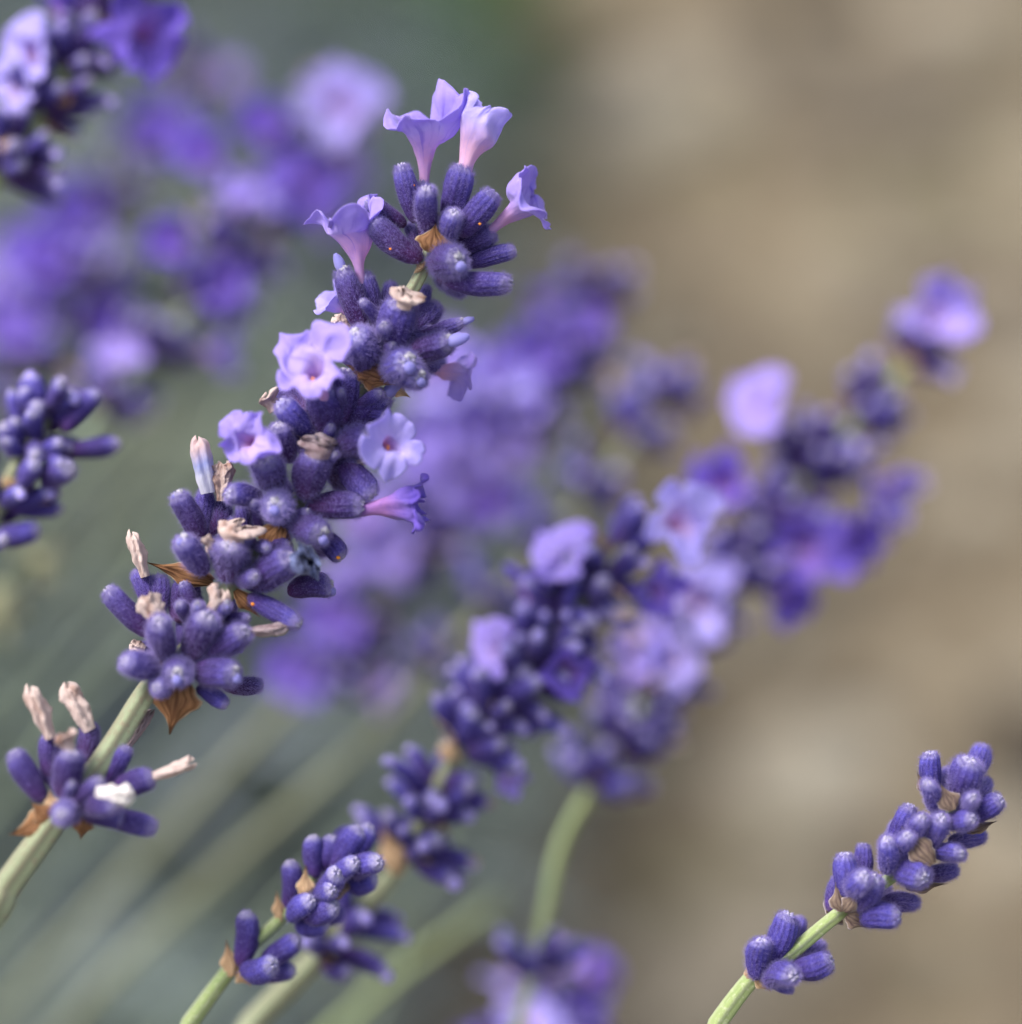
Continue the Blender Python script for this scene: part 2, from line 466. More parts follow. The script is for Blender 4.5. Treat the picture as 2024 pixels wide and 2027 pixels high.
# bract: heart-shaped at the base, drawn out to a point; base at origin, length 1 along +Z, width 1 (x), faces +Y
def bract_mesh(seed, mat, nu=17, nv=16, cup=0.35, bendz=0.12):
    vs, uv = [], []
    def pt(u, t):
        x = u * 2 - 1
        wd = (1 - t) ** 0.75 * (0.42 + 0.9 * t) if t < 0.55 else None
        if t < 0.45: w_ = 0.30 + 0.70 * math.sin(t / 0.45 * math.pi / 2) ** 0.9
        else:
            k = (t - 0.45) / 0.55; w_ = (1 - k) ** 1.7 * (1 - 0.15 * math.sin(k * math.pi)) + 0.02
        w_ *= 1 + 0.20 * noise.noise(Vector((t * 6, seed * 3.3, 1 if x > 0 else 4))) + 0.14 * noise.noise(Vector((t * 17, seed * 3.3, 1 if x > 0 else 4)))
        y = -cup * (1 - x * x) * math.sin(math.pi * min(1, t + 0.15)) * 0.6 + 0.03 * math.cos(x * 16) * (1 - t) + bendz * t * t + 0.13 * noise.noise(Vector((x * 1.6, t * 2.6, seed))) + 0.04 * noise.noise(Vector((x * 5, t * 7, seed)))
        return Vector((x * 0.5 * w_, y, t + 0.04 * noise.noise(Vector((x * 3, seed, t * 4)))))
    for j in range(nv):
        for i in range(nu):
            vs.append(pt(i / (nu - 1), j / (nv - 1)) * MM); uv.append((i / (nu - 1), j / (nv - 1)))
    n1 = len(vs)
    for v in list(vs): vs.append(v + Vector((0, 0.03 * MM, 0)))
    uv += uv[:n1]
    fs = grid_faces(nu, nv, False) + [f[::-1] for f in grid_faces(nu, nv, False, n1)]
    for j in range(nv - 1):
        a, b = j * nu, (j + 1) * nu
        fs.append((a, b, b + n1, a + n1)); a += nu - 1; b += nu - 1; fs.append((b, a, a + n1, b + n1))
    t = (nv - 1) * nu
    for i in range(nu - 1): fs.append((t + i, t + i + 1, t + i + 1 + n1, t + i + n1))
    return mesh('bract', vs, fs, uv, (mat,))

def spline(pts, step):
    """Catmull-Rom through (Vector, radius) points"""
    out = []
    n = len(pts)
    for k in range(n - 1):
        p0, p1, p2, p3 = pts[max(k - 1, 0)], pts[k], pts[k + 1], pts[min(k + 2, n - 1)]
        seg = max(2, int((p2[0] - p1[0]).length / step))
        for s in range(seg):
            t = s / seg
            f = lambda a, b, c, d: 0.5 * ((2 * b) + (c - a) * t + (2 * a - 5 * b + 4 * c - d) * t * t + (3 * b - a - 3 * c + d) * t ** 3)
            out.append((f(p0[0], p1[0], p2[0], p3[0]), p1[1] + (p2[1] - p1[1]) * t))
    out.append(pts[-1])
    return out

def tube_mesh(name, pts, mat, nu=20, square=0.15, hairs=0, origin=Vector((0, 0, 0)), hairmat=None, seed=0):
    vs, uv = [], []
    t0 = (pts[1][0] - pts[0][0]).normalized()
    nrm = t0.orthogonal().normalized()
    L = 0.0; frames = []
    for k, (p, r) in enumerate(pts):
        tn = ((pts[min(k + 1, len(pts) - 1)][0]) - (pts[max(k - 1, 0)][0])).normalized()
        nrm = (nrm - tn * nrm.dot(tn)).normalized(); bn = tn.cross(nrm)
        if k: L += (p - pts[k - 1][0]).length
        frames.append((p, r, nrm.copy(), bn, tn))
        for i in range(nu):
            th = 2 * math.pi * i / nu
            rr = r * (1 + square * math.cos(4 * th)) * (1 + 0.04 * noise.noise(p * 900))
            vs.append(p + nrm * (rr * math.cos(th)) + bn * (rr * math.sin(th)) - origin); uv.append((i / nu, L * 100))
    fs = [f for f in grid_faces(nu, len(pts), True)]
    o = len(vs); vs.append(pts[-1][0] - origin); uv.append((0.5, L * 100)); t = (len(pts) - 1) * nu
    for i in range(nu): fs.append((t + i, t + (i + 1) % nu, o))
    fm = [0] * len(fs)
    rg = random.Random(seed)
    for h in range(hairs):
        p, r, a, b, tn = rg.choice(frames); th = rg.uniform(0, 6.283)
        d = a * math.cos(th) + b * math.sin(th); s = d.cross(tn)
        q = p + d * r * (1 + square * math.cos(4 * th)) * 0.98 + tn * rg.uniform(-0.4, 0.4) * MM - origin
        e = (d + tn * rg.uniform(-0.5, 0.5) + s * rg.uniform(-0.5, 0.5)).normalized() * rg.uniform(0.08, 0.22) * MM
        o = len(vs); vs += [q - s * 0.01 * MM, q + s * 0.01 * MM, q + e]; uv += [(0, 0)] * 3; fs.append((o, o + 1, o + 2)); fm.append(1)
    return mesh(name, vs, fs, uv, (mat, hairmat or MAT['stemhair']), fm)

# ------------------------------------------------------------------ shared part meshes
CALYX = [calyx_mesh(s) for s in range(1, 10)]
CALYX_LOBE = [calyx_mesh(s, lobe=True) for s in range(11, 15)]
CALYX_SOFT = [calyx_mesh(s, hairs=260, nu=26, nv=14) for s in range(21, 26)]
BUD = [bud_mesh(s) for s in range(3)]
BUD_PALE = [bud_mesh(5, 0.6, 0.6)]
BUD_PALE[0].materials[0] = MAT['petal_pale']
LONGBUD = [bud_mesh(7, 0.95, 0.42), bud_mesh(8, 0.9, 0.45)]
GLAND = blob_mesh('oil_gland', (0.24, 0.22, 0.2), 3, 0.12, MAT['gland'], 10, 7)
ANTHER = blob_mesh('anther', (0.13, 0.26, 0.12), 5, 0.3, MAT['gland'], 10, 7)
WITHER = [wither_mesh(s, MAT['wither'], s % 2 == 0, amp=0.34) for s in range(1, 6)]
WITHER_G = [shrivel_mesh(72, MAT['wither_grey'])] + [wither_mesh(s, MAT['wither_grey']) for s in range(7, 9)]
WITHER_D = [shrivel_mesh(73, MAT['wither_dark'])]
WITHER_M = [shrivel_mesh(71, MAT['wither']), shrivel_mesh(74, MAT['wither'])]
WITHER_W = [wither_mesh(11, MAT['wither_white'], amp=0.38)]
DRY = [wither_mesh(s, flat_mat('dry_head', lin(178, 180, 150), 0.85, lin(150, 148, 120), 900), amp=0.3) for s in (81, 82)]
BRACT = [bract_mesh(s, MAT['bract']) for s in range(1, 4)]
BRACT_G = [bract_mesh(s, MAT['bract_grey']) for s in range(4, 6)]
BRACT_P = [bract_mesh(s, MAT['bract_pale']) for s in range(6, 8)]
COROLLA = [corolla_mesh(1, MAT['petal'], wild=1.6), corolla_mesh(2, MAT['petal'], fexp=2.6, upa=48, lowa=88, wild=1.8), corolla_mesh(3, MAT['petal_pale'], fexp=2.6, upa=50, lowa=80, wild=1.8),
           corolla_mesh(4, MAT['petal_deep'], fexp=2.6, upa=48, lowa=85, wild=1.8), corolla_mesh(5, MAT['petal_deep'], upa=35, lowa=70, ruffle=0.6, wild=1.8)]

def basis(z, up, loc, sx, sy, sz):
    z = z.normalized()
    y = up - z * up.dot(z)
    y = y.normalized() if y.length > 1e-6 else z.orthogonal().normalized()
    x = y.cross(z)
    m = Matrix((x * sx, y * sy, z * sz)).transposed().to_4x4()
    m.translation = loc
    return m

BUSH = Vector((-0.30, 0.44, 0.0))

class Stalk:
    """one flowering stalk: an Empty at its foot in the ground, a stem and its flower parts"""
    def __init__(self, pts, label, stem='stem', soft=False, blue=0.2, seed=1, foot=None, sag=0.10):
        # pts: (px, py, dz, radius px) from the lowest point in view to the tip
        self.rg = random.Random(seed); self.soft = soft; self.blue = blue
        w_ = [(P(x, y, d), r / PXMM * MM) for x, y, d, r in pts]
        f = foot or (BUSH + Vector((self.rg.uniform(-0.05, 0.06), self.rg.uniform(-0.05, 0.06), 0)))
        p0 = w_[0][0]; T = (w_[0][0] - w_[1][0]).normalized()
        c1, c2 = p0 + T * sag, f + Vector((0, 0, 0.16))
        low = []
        for k in range(10):
            t = 1 - k / 10.0
            low.append((p0 * (1 - t) ** 3 + c1 * 3 * t * (1 - t) ** 2 + c2 * 3 * t * t * (1 - t) + f * t ** 3, w_[0][1] * (1 + 0.25 * t)))
        low[0] = (f - Vector((0, 0, 0.005)), low[0][1])
        self.foot = f
        self.e = bpy.data.objects.new('lavender_stalk', None); COL.objects.link(self.e)
        self.e.location = f; self.e.empty_display_size = 0.01
        self.e['label'] = label; self.e['category'] = 'lavender'; self.e['group'] = 'lavender flower stalks'
        self.inv = Matrix.Translation(-f)
        self.path = spline(low + w_, 0.0012 if not soft else 0.003)
        vis = spline(w_, 0.0012)
        self.vis = vis
        me = tube_mesh('stem', self.path, MAT[stem], hairs=0 if soft else 2600, origin=f, nu=20 if not soft else 12, seed=seed)
        link('stem', me, self.e)
    def depth_at(self, p):
        """nearest point of the visible stem axis, compared across the line of sight"""
        best = min(self.vis, key=lambda q: ((q[0] - p) - FWD * (q[0] - p).dot(FWD)).length_squared)
        return (best[0] - CAMP).dot(FWD) - FOCUS
    def axis_at(self, p):
        k = min(range(len(self.vis)), key=lambda i: (self.vis[i][0] - p).length_squared)
        a = self.vis[max(k - 2, 0)][0]; b = self.vis[min(k + 2, len(self.vis) - 1)][0]
        return self.vis[k][0], (b - a).normalized()
    def put(self, name, me, M, **kw):
        return link(name, me, self.e, self.inv @ M, **kw)
    def sub(self, name, me, host, M):
        # host.matrix_basis is relative to the stalk's foot
        return link(name, me, host, self.inv @ M, host.matrix_basis.inverted())
    def calyx3(self, a, b, rad, kind='closed', blue=None):
        rg = self.rg
        z = b - a; L = z.length
        lib = CALYX_SOFT if self.soft else (CALYX_LOBE if kind in ('bud', 'longbud') else CALYX)
        me = rg.choice(lib)
        up = UPV + Vector((rg.uniform(-.3, .3), rg.uniform(-.3, .3), rg.uniform(-.3, .3)))
        if kind == 'closed': up = Vector((rg.uniform(-1, 1), rg.uniform(-1, 1), rg.uniform(-1, 1)))
        s = rad / MM * 0.91
        M = basis(z, up, a, s * rg.uniform(0.92, 1.05), s * rg.uniform(0.92, 1.05), L / (5 * MM))
        c = self.put('calyx', me, M)
        bl = self.blue if blue is None else blue
        c.color = (bl, 0, 0, 1)
        if kind == 'bud':
            Mb = basis(z + UPV * -0.002, up, b - UPV * 0.25 * MM * s - z.normalized() * 0.25 * MM, s, s, s)
            self.sub('bud', rg.choice(BUD_PALE if self.soft else BUD), c, Mb)
        elif kind == 'longbud':
            Mb = basis(z, up, b - z.normalized() * 0.1 * MM, s, s, s * 1.1)
            self.sub('bud', rg.choice(LONGBUD), c, Mb)
        return c
    def calyx(self, crop, bx, by, tx, ty, w_, side=1, kind='closed', L=5.2, blue=None):
        """base and tip in crop pixels; side +1 leans towards the viewer, -1 away, 0 across"""
        ox, oy, k = crop
        b0 = P(ox + bx * k, oy + by * k, 0); d = self.depth_at(b0) / MM
        lp = math.hypot(tx - bx, ty - by) * k / PXMM
        dep = math.sqrt(max(0.0, L * L - lp * lp)) * (1 if side > 0 else -1 if side < 0 else 0)
        if side == 0: dep = 0.4
        dep = max(-4.2, min(4.2, dep))
        bz = d - (1.1 if side > 0 else -1.1 if side < 0 else 0.0)
        a = P(ox + bx * k, oy + by * k, bz); b = P(ox + tx * k, oy + ty * k, bz - dep)
        return self.calyx3(a, b, w_ * k / 2 / PXMM * MM, kind, blue)
    def corolla(self, host, me, crop, bx, by, tx, ty, ux, uy, dz0=-1.0, dz1=-1.0, s=1.0, face=0.0, anther=False):
        """tube from base pixel to throat pixel, upper lip towards the (ux, uy) image direction (y down)"""
        ox, oy, k = crop
        b0 = P(ox + bx * k, oy + by * k); d = self.depth_at(b0) / MM
        a = P(ox + bx * k, oy + by * k, d + dz0); b = P(ox + tx * k, oy + ty * k, d + dz1)
        up = RGT * ux - UPV * uy - FWD * face
        M = basis(b - a, up, a, s, s, (b - a).length / (5 * MM))
        o = self.sub('corolla', me, host, M)
        if anther:
            self.sub('anther', ANTHER, host, basis(b - a, up, b - (b - a).normalized() * 0.5 * MM + UPV * -0.3 * MM, 1, 1, 1))
        return o
    def wither(self, host, me, crop, bx, by, tx, ty, w_, dz=-1.5, dz1=None):
        ox, oy, k = crop
        b0 = P(ox + bx * k, oy + by * k); d = self.depth_at(b0) / MM
        a = P(ox + bx * k, oy + by * k, d + dz); b = P(ox + tx * k, oy + ty * k, d + (dz if dz1 is None else dz1))
        s = w_ * k / 2 / PXMM
        return self.sub('withered_corolla', me, host, basis(b - a, UPV + RGT * self.rg.uniform(-.5, .5), a, s, s, (b - a).length / MM))
    def bract(self, me, crop, bx, by, tx, ty, w_, dz=-1.0, tilt=0.0):
        ox, oy, k = crop
        b0 = P(ox + bx * k, oy + by * k); d = self.depth_at(b0) / MM
        a = P(ox + bx * k, oy + by * k, d + dz); b = P(ox + tx * k, oy + ty * k, d + dz - tilt)
        s = w_ * k / PXMM
        L = (b - a).length / MM
        return self.put('bract', me, basis(b - a, FWD, a, s, max(s, L) * 0.6, L))
    def gland(self, host, crop, x, y, dz=-2.0, s=1.0):
        ox, oy, k = crop
        b0 = P(ox + x * k, oy + y * k); d = self.depth_at(b0) / MM
        self.sub('oil_gland', GLAND, host, basis(-FWD, UPV, P(ox + x * k, oy + y * k, d + dz), s, s, s))
    def whorl(self, px, py, n=9,  tiers=1, back_only=False, L=5.0, rad=0.95, spread=(35, 78), kinds=(('closed', 6), ('bud', 2)), wither=0.0, bracts=2, bmesh_=None, flower=0.0, fl=None, blue=None):
        rg = self.rg
        p, ax = self.axis_at(P(px, py, self.depth_at(P(px, py)) / MM))
        e1 = ax.orthogonal().normalized(); e2 = ax.cross(e1)
        if self.soft: n = int(n * 1.3)
        for i in range(n):
            az = 2 * math.pi * (i + rg.uniform(-0.3, 0.3)) / n
            rd = e1 * math.cos(az) + e2 * math.sin(az)
            if back_only and rd.dot(FWD) < 0.35: continue
            fi = R(rg.uniform(*spread))
            di = ax * math.cos(fi) + rd * math.sin(fi)
            a = p + rd * 0.9 * MM + ax * (rg.uniform(-1.0, 1.2) * MM * (1 + 0.8 * (tiers - 1)))
            l = L * (rg.uniform(0.68, 1.25) if self.soft else rg.uniform(0.85, 1.12)) * MM * (1.2 if self.soft else 1.0)
            kk = rg.choices([k for k, _ in kinds], [q for _, q in kinds])[0]
            b = a + di * l
            c = self.calyx3(a, b, rad * (rg.uniform(0.72, 1.2) * 1.28 if self.soft else rg.uniform(0.85, 1.15)) * MM, kk, blue)
            q = rg.random()
            if q < wither:
                s = rg.uniform(0.6, 0.9)
                self.sub('withered_corolla', rg.choice(WITHER + WITHER_G), c, basis(di, UPV, b - di * 0.6 * MM, s, s, rg.uniform(1.5, 3.0)))
            elif q < wither + flower:
                s = rg.uniform(0.75, 1.0)
                self.sub('corolla', rg.choice(fl or COROLLA), c, basis(di + ax * 0.3, ax, b - di * 0.8 * MM, s, s, s * 0.8))
        for i in range(bracts):
            az = rg.uniform(0, 6.28) if not back_only else None
            rd = (e1 * math.cos(az) + e2 * math.sin(az)) if az is not None else (FWD - ax * FWD.dot(ax)).normalized()
            di = (rd * 1.0 + ax * rg.uniform(0.1, 0.7)).normalized()
            self.put('bract', rg.choice(bmesh_ or BRACT), basis(di, -ax, p + rd * 0.9 * MM - ax * 1.2 * MM, 3.4, 2.6, rg.uniform(3.6, 5.0)))
    def bloom(self, px, py, me, node, ux=0.0, uy=-1.0, face=0.5, s=1.0, dz=-3.0):
        """an open flower whose throat shows at a pixel, grown from the whorl at a node pixel"""
        dn = self.depth_at(P(*node)) / MM
        p, ax = self.axis_at(P(node[0], node[1], dn))
        th = P(px, py, dn + dz)
        di = ((th - p).normalized() * (1 - face) - FWD * face).normalized()
        a = th - di * 4.2 * MM * s
        c = self.calyx3(p + (a - p).normalized() * 0.6 * MM, a + di * 1.2 * MM, 0.95 * MM)
        up = RGT * ux - UPV * uy
        self.sub('corolla', me, c, basis(di, up, a, s, s, s * 0.84))

# ------------------------------------------------------------------ ground
def ground_mat():
    m, n, b, out = newmat('dry_soil')
    oc = objcoord(n, False)
    a = noisetex(n, oc, 13, 4, 0.6); c = mix(n, maprange(n, a, 0.40, 0.60), lin(124, 112, 93), lin(82, 72, 59))
    s = noisetex(n, oc, 60, 5, 0.7); c = mix(n, maprange(n, s, 0.4, 0.75, 0, 0.8), c, lin(126, 118, 102))
    d = noisetex(n, oc, 23, 3, 0.6); c = mix(n, maprange(n, d, 0.55, 0.7, 0, 0.7), c, lin(64, 57, 48))
    n.links.new(c, b.inputs['Base Color']); b.inputs['Roughness'].default_value = 0.95
    b.inputs['Specular IOR Level'].default_value = 0.1
    bump(n, b, s, 0.6, 0.01)
    return m
g = 60.0
nx = 40
link('ground', mesh('ground', [(x, y, 0) for y in (-g, g) for x in (-g, g)], [(0, 1, 3, 2)], [(0, 0)] * 4, (ground_mat(),), smooth=False), kind='structure')

def colour_attr(me, cols):
    """one colour per face corner from a list of per-vertex colours"""
    at = me.color_attributes.new('tint', 'FLOAT_COLOR', 'POINT')
    flat = []
    for c in cols: flat += c
    at.data.foreach_set('color', flat)

def tint_mat(name, rough=0.9, trans=0.0, scale=300):
    m, n, b, out = newmat(name)
    at = n.nodes.new('ShaderNodeAttribute'); at.attribute_name = 'tint'
    nz = noisetex(n, objcoord(n, False), scale, 3)
    hv = n.nodes.new('ShaderNodeHueSaturation'); n.links.new(at.outputs['Color'], hv.inputs['Color'])
    n.links.new(maprange(n, nz, 0.3, 0.7, 0.8, 1.2), hv.inputs['Value'])
    n.links.new(hv.outputs[0], b.inputs['Base Color'])
    b.inputs['Roughness'].default_value = rough; b.inputs['Specular IOR Level'].default_value = 0.2
    if trans: thin(n, b, out, hv.outputs[0], trans)
    return m

rg = random.Random(77)
# chips of bark and stone lying on the soil
vs, fs, cs = [], [], []
PAL = [lin(122, 114, 100), lin(102, 94, 82), lin(82, 73, 63), lin(56, 50, 43), lin(152, 145, 130), lin(108, 106, 80)]
for k in range(2600):
    x, y = rg.uniform(-0.5, 0.95), rg.uniform(0.35, 2.4)
    s = rg.uniform(0.006, 0.016) * (3.2 if rg.random() < 0.16 else 1)
    sx, sy, sz = s * rg.uniform(0.7, 1.9), s * rg.uniform(0.5, 1.0), s * rg.uniform(0.3, 0.6)
    a = rg.uniform(0, 6.28); col = rg.choice(PAL); o = len(vs)
    for dz, sc in ((-0.3, 0.8), (0.35, 1.0), (0.8, 0.6)):
        for q in range(6):
            th = q * math.pi / 3 + rg.uniform(-0.25, 0.25)
            lx, ly = sx * sc * math.cos(th) * rg.uniform(.8, 1.1), sy * sc * math.sin(th) * rg.uniform(.8, 1.1)
            vs.append((x + lx * math.cos(a) - ly * math.sin(a), y + lx * math.sin(a) + ly * math.cos(a), sz * dz + rg.uniform(-.1, .1) * sz)); cs.append(col)
    for j in range(2):
        for q in range(6):
            fs.append((o + j * 6 + q, o + j * 6 + (q + 1) % 6, o + (j + 1) * 6 + (q + 1) % 6, o + (j + 1) * 6 + q))
    fs.append(tuple(o + 12 + q for q in range(6)))
me = mesh('gravel', vs, fs, [(0, 0)] * len(vs), (tint_mat('gravel_stone'),), smooth=False); colour_attr(me, cs)
link('gravel', me, kind='stuff', label='loose taupe stones and bark chips scattered over dry soil', category='gravel')

# ------------------------------------------------------------------ foliage masses
def foliage(name, label, cen, rad, n, cols, seed, Ls=(0.024, 0.045), wd=0.0032, upb=0.6):
    rg = random.Random(seed)
    vs, fs, cs = [], [], []
    cen = Vector(cen)
    shoots = []
    while len(shoots) < n // 14:
        d = Vector((rg.uniform(-1, 1), rg.uniform(-1, 1), rg.uniform(-0.4, 1)))
        if not 0.35 < d.length < 1.0: continue
        p = cen + Vector((d.x * rad[0], d.y * rad[1], d.z * rad[2]))
        if p.z < 0.015: continue
        shoots.append((p, (Vector((d.x, d.y, d.z * 0.7)) * 0.8 + Vector((0.15, 0, upb)) + Vector((rg.gauss(0, .2), rg.gauss(0, .2), 0))).normalized()))
    for p, ax in shoots:
        e1 = ax.orthogonal().normalized(); e2 = ax.cross(e1); col0 = rg.choice(cols)
        sl_ = rg.uniform(0.04, 0.08)
        for q in range(14):
            az = q * 1.57 + (q // 2) * 0.6 + rg.uniform(-.3, .3); rd = e1 * math.cos(az) + e2 * math.sin(az)
            b = p + ax * sl_ * (q / 13.0)
            L = rg.uniform(*Ls); di = (ax * rg.uniform(0.5, 1.2) + rd).normalized(); sd_ = di.cross(rd).normalized() if di.cross(rd).length > 1e-4 else e1
            k = rg.uniform(0.8, 1.2); col = (col0[0] * k, col0[1] * k, col0[2] * k, 1)
            o = len(vs)
            for t, w_ in ((0, 0.45), (0.35, 1.0), (0.75, 0.85), (1.0, 0.08)):
                c = b + di * L * t + rd * L * 0.18 * t * t
                vs.extend((c - sd_ * wd * w_ / 2, c + rd * wd * 0.1, c + sd_ * wd * w_ / 2)); cs.extend((col,) * 3)
            for j in range(3):
                i = o + j * 3
                fs.append((i, i + 1, i + 4, i + 3)); fs.append((i + 1, i + 2, i + 5, i + 4))
    me = mesh(name, vs, fs, [(0, 0)] * len(vs), (tint_mat(name + '_leaf', 0.7, 0.2, 200),)); colour_attr(me, cs)
    return link(name, me, kind='stuff', label=label, category='foliage')

foliage('lavender_foliage', 'dense grey-green narrow leaves of the lavender bush', (-0.385, 0.80, 0.04), (0.36, 0.55, 0.26), 36000,
        [lin(134, 145, 134), lin(124, 137, 134), lin(140, 148, 128), lin(124, 133, 142), lin(114, 127, 128)], 5)
foliage('green_plant', 'low dark green leafy plant growing behind the lavender bush', (-0.125, 1.24, 0.0), (0.085, 0.11, 0.10), 3000,
        [lin(92, 130, 66), lin(74, 108, 56), lin(106, 138, 80)], 8, (0.03, 0.05), 0.010)

# ------------------------------------------------------------------ the stalk in the plane of focus
C1 = (560, 160, 600 / 1929); C2 = (340, 600, 600 / 1929); C3 = (180, 940, 520 / 1929)
C4 = (0, 1280, 500 / 1929); C5 = (1380, 1440, 644 / 1929); C6 = (360, 1340, 800 / 1929)
C7 = (0, 680, 600 / 1932)
S = Stalk([(-40, 1838, -10, 27), (10, 1760, -9, 26), (91, 1648, -8, 24), (125, 1600, -7.5, 22), (192, 1521, -6.5, 21), (241, 1448, -5, 21), (293, 1366, -3.5, 20),
           (352, 1309, -2.5, 18), (458, 1161, -1.2, 17), (498, 1091, -0.8, 16), (589, 992, -0.2, 16), (676, 839, 0.2, 14), (713, 780, 0.3, 14),
           (744, 703, 0.4, 13), (790, 620, 0.4, 13), (830, 549, 0.5, 13), (846, 508, 0.5, 12), (862, 455, 0.5, 9), (868, 420, 0.5, 4)],
          'lavender spike with pale lilac flowers at its tip, withered beige blooms lower down', seed=3, blue=0.25)
# top whorl
c1 = S.calyx(C1, 850, 900, 755, 535, 165, 0); S.gland(c1, C1, 805, 785, -1.3); S.gland(c1, C1, 835, 665, -1.3, 0.6)
S.calyx(C1, 780, 920, 535, 765, 130, -1, L=4.6)
c = S.calyx(C1, 880, 1140, 570, 885, 190, 1, L=5.8); S.gland(c, C1, 685, 1070, -3.2, 0.6)
S.calyx(C1, 930, 960, 915, 680, 170, 1, L=5.6, blue=0.5)
cf1 = S.calyx(C1, 900, 1000, 893, 640, 130, -1)
S.corolla(cf1, corolla_mesh(41, MAT['petal'], r1=2.25, up=3.5, low=3.0, upa=12, lowa=72, curl=6, ruffle=0.3), C1, 900, 720, 905, 330, 0.95, -0.35, 1.5, 0.5, 1.1, face=-0.15)
cf2 = S.calyx(C1, 1060, 900, 1150, 540, 205, 0)
S.corolla(cf2, corolla_mesh(42, MAT['petal_pale'], tube=5, r0=0.75, r1=2.0, up=2.2, low=1.9, upa=4, lowa=4, curl=-30, ruffle=0.25), C1, 1140, 620, 1255, 300, -0.6, -0.5, -0.2, -0.6, 1.12, face=-0.5)
S.calyx(C1, 1055, 1010, 1092, 830, 150, 1, L=4.0, blue=0.8)
c = S.calyx(C1, 1120, 980, 1350, 715, 195, 1, L=5.6, blue=0.3); S.gland(c, C1, 1255, 910, -3.6, 0.6)
cf3 = S.calyx(C1, 1040, 1080, 1350, 960, 180, -1, blue=0.0)
S.corolla(cf3, corolla_mesh(43, MAT['petal'], r1=1.7, up=5.2, low=3.5, upa=10, lowa=66, curl=8, ruffle=0.35), C1, 1300, 975, 1500, 800, -0.35, -1.0, 0.6, 0.0, 1.0, face=-0.2)
S.calyx(C1, 1160, 1170, 1475, 1075, 135, -1, blue=0.7)
S.calyx(C1, 960, 1180, 1130, 1150, 230, 1, 'bud', L=4.6, blue=0.1)
S.calyx(C1, 1030, 1270, 1450, 1290, 180, 1, L=7.4, blue=0.3)
S.calyx(C1, 1000, 1240, 1150, 1330, 170, -1, L=4.6, blue=0.3)
S.bract(BRACT[0], C1, 940, 1090, 975, 905, 230, -2.6, 0.4)
S.bract(BRACT_P[0], C1, 890, 1200, 850, 1160, 110, -0.9)
S.whorl(850, 500, 9, back_only=True, L=4.6, bracts=1)
# second whorl
c13 = S.calyx(C1, 520, 1600, 375, 1200, 175, 0, 'longbud', L=6.4, blue=0.1)
c14 = S.calyx(C1, 620, 1620, 520, 1220, 150, -1)
S.corolla(c14, corolla_mesh(44, MAT['petal'], r1=2.1, up=3.3, low=3.1, upa=8, lowa=70, curl=8, ruffle=0.4), C1, 500, 1290, 450, 960, 0.72, -0.7, 0.6, -0.2, 1.08, face=-0.1)
c = S.calyx(C1, 700, 1720, 770, 1400, 255, 1, L=6.2, blue=0.25); S.wither(c, WITHER_M[0], C1, 770, 1440, 800, 1340, 185, -5.0, -5.8)
S.calyx(C1, 640, 1540, 690, 1290, 115, -1)
S.calyx(C1, 820, 1640, 985, 1425, 155, -1)
S.calyx(C1, 830, 1650, 1150, 1535, 120, 0, 'longbud', blue=0.1)
S.calyx(C1, 790, 1740, 1070, 1660, 205, 1, 'longbud', L=5.6, blue=0.1)
S.calyx(C1, 590, 1760, 440, 1625, 240, 1, 'bud', L=4.4, blue=0.2)
S.calyx(C1, 690, 1840, 805, 1790, 250, 1, 'bud', L=4.2, blue=0.6)
S.calyx(C1, 760, 1860, 880, 1890, 190, 1, 'bud', L=3.6, blue=0.6)
S.calyx(C1, 840, 1560, 920, 1310, 105, -1)
c = S.calyx(C1, 560, 1620, 400, 1500, 130, -1)
S.wither(c, WITHER[0], C1, 440, 1590, 330, 1500, 150, 0.6)
S.corolla(c, corolla_mesh(45, MAT['petal_pale'], up=2.6, low=2.4, upa=30, lowa=60), C1, 470, 1540, 350, 1400, 0.2, -1, 3.5, 2.5, 0.75)
c = S.calyx(C1, 820, 1760, 1000, 1790, 170, -1)
S.corolla(c, corolla_mesh(46, MAT['petal'], r1=1.5, up=3, low=3, upa=25, lowa=70), C1, 900, 1830, 1090, 1850, 0.3, -1, 3.0, 4.5, 0.9)
S.bract(BRACT[1], C2, 1290, 470, 1110, 390, 130, -1.6, 0.4)
S.bract(BRACT[2], C2, 1200, 440, 1420, 520, 190, -1.4, 0.6)
S.bract(BRACT_P[1], C2, 1400, 530, 1520, 600, 90, -0.6)
S.whorl(752, 692, 9, back_only=True, L=4.6, bracts=1)
# third whorl
c23 = S.calyx(C2, 985, 830, 945, 540, 225, 1, L=5.6, blue=0.0)
S.corolla(c23, corolla_mesh(47, MAT['petal'], fexp=3.4, r0=0.7, r1=1.35, up=5.0, low=2.7, upa=60, lowa=78, curl=10, ruffle=0.35), C2, 985, 620, 890, 450, -0.12, -1, -3.6, -7.8, 0.88, face=0.25, anther=True)
S.calyx(C2, 1050, 790, 1110, 425, 200, 1, L=6.2, blue=0.1)
S.calyx(C2, 900, 820, 690, 630, 165, 1, L=5.4, blue=0.7)
S.calyx(C2, 870, 700, 700, 560, 170, -1, L=5.0, blue=0.1)
c26 = S.calyx(C2, 1100, 850, 1370, 580, 225, 0, 'longbud', blue=0.05)
c27 = S.calyx(C2, 1060, 930, 1290, 870, 225, 1, L=5.2, blue=0.0)
S.corolla(c27, corolla_mesh(48, MAT['petal_pale'], fexp=3.4, r0=0.8, r1=1.4, up=3.3, low=3.4, upa=66, lowa=72, curl=14, ruffle=0.3, wild=0.9), C2, 1290, 920, 1390, 900, 0.1, -1, -2.6, -6.6, 0.9, face=0.2, anther=True)
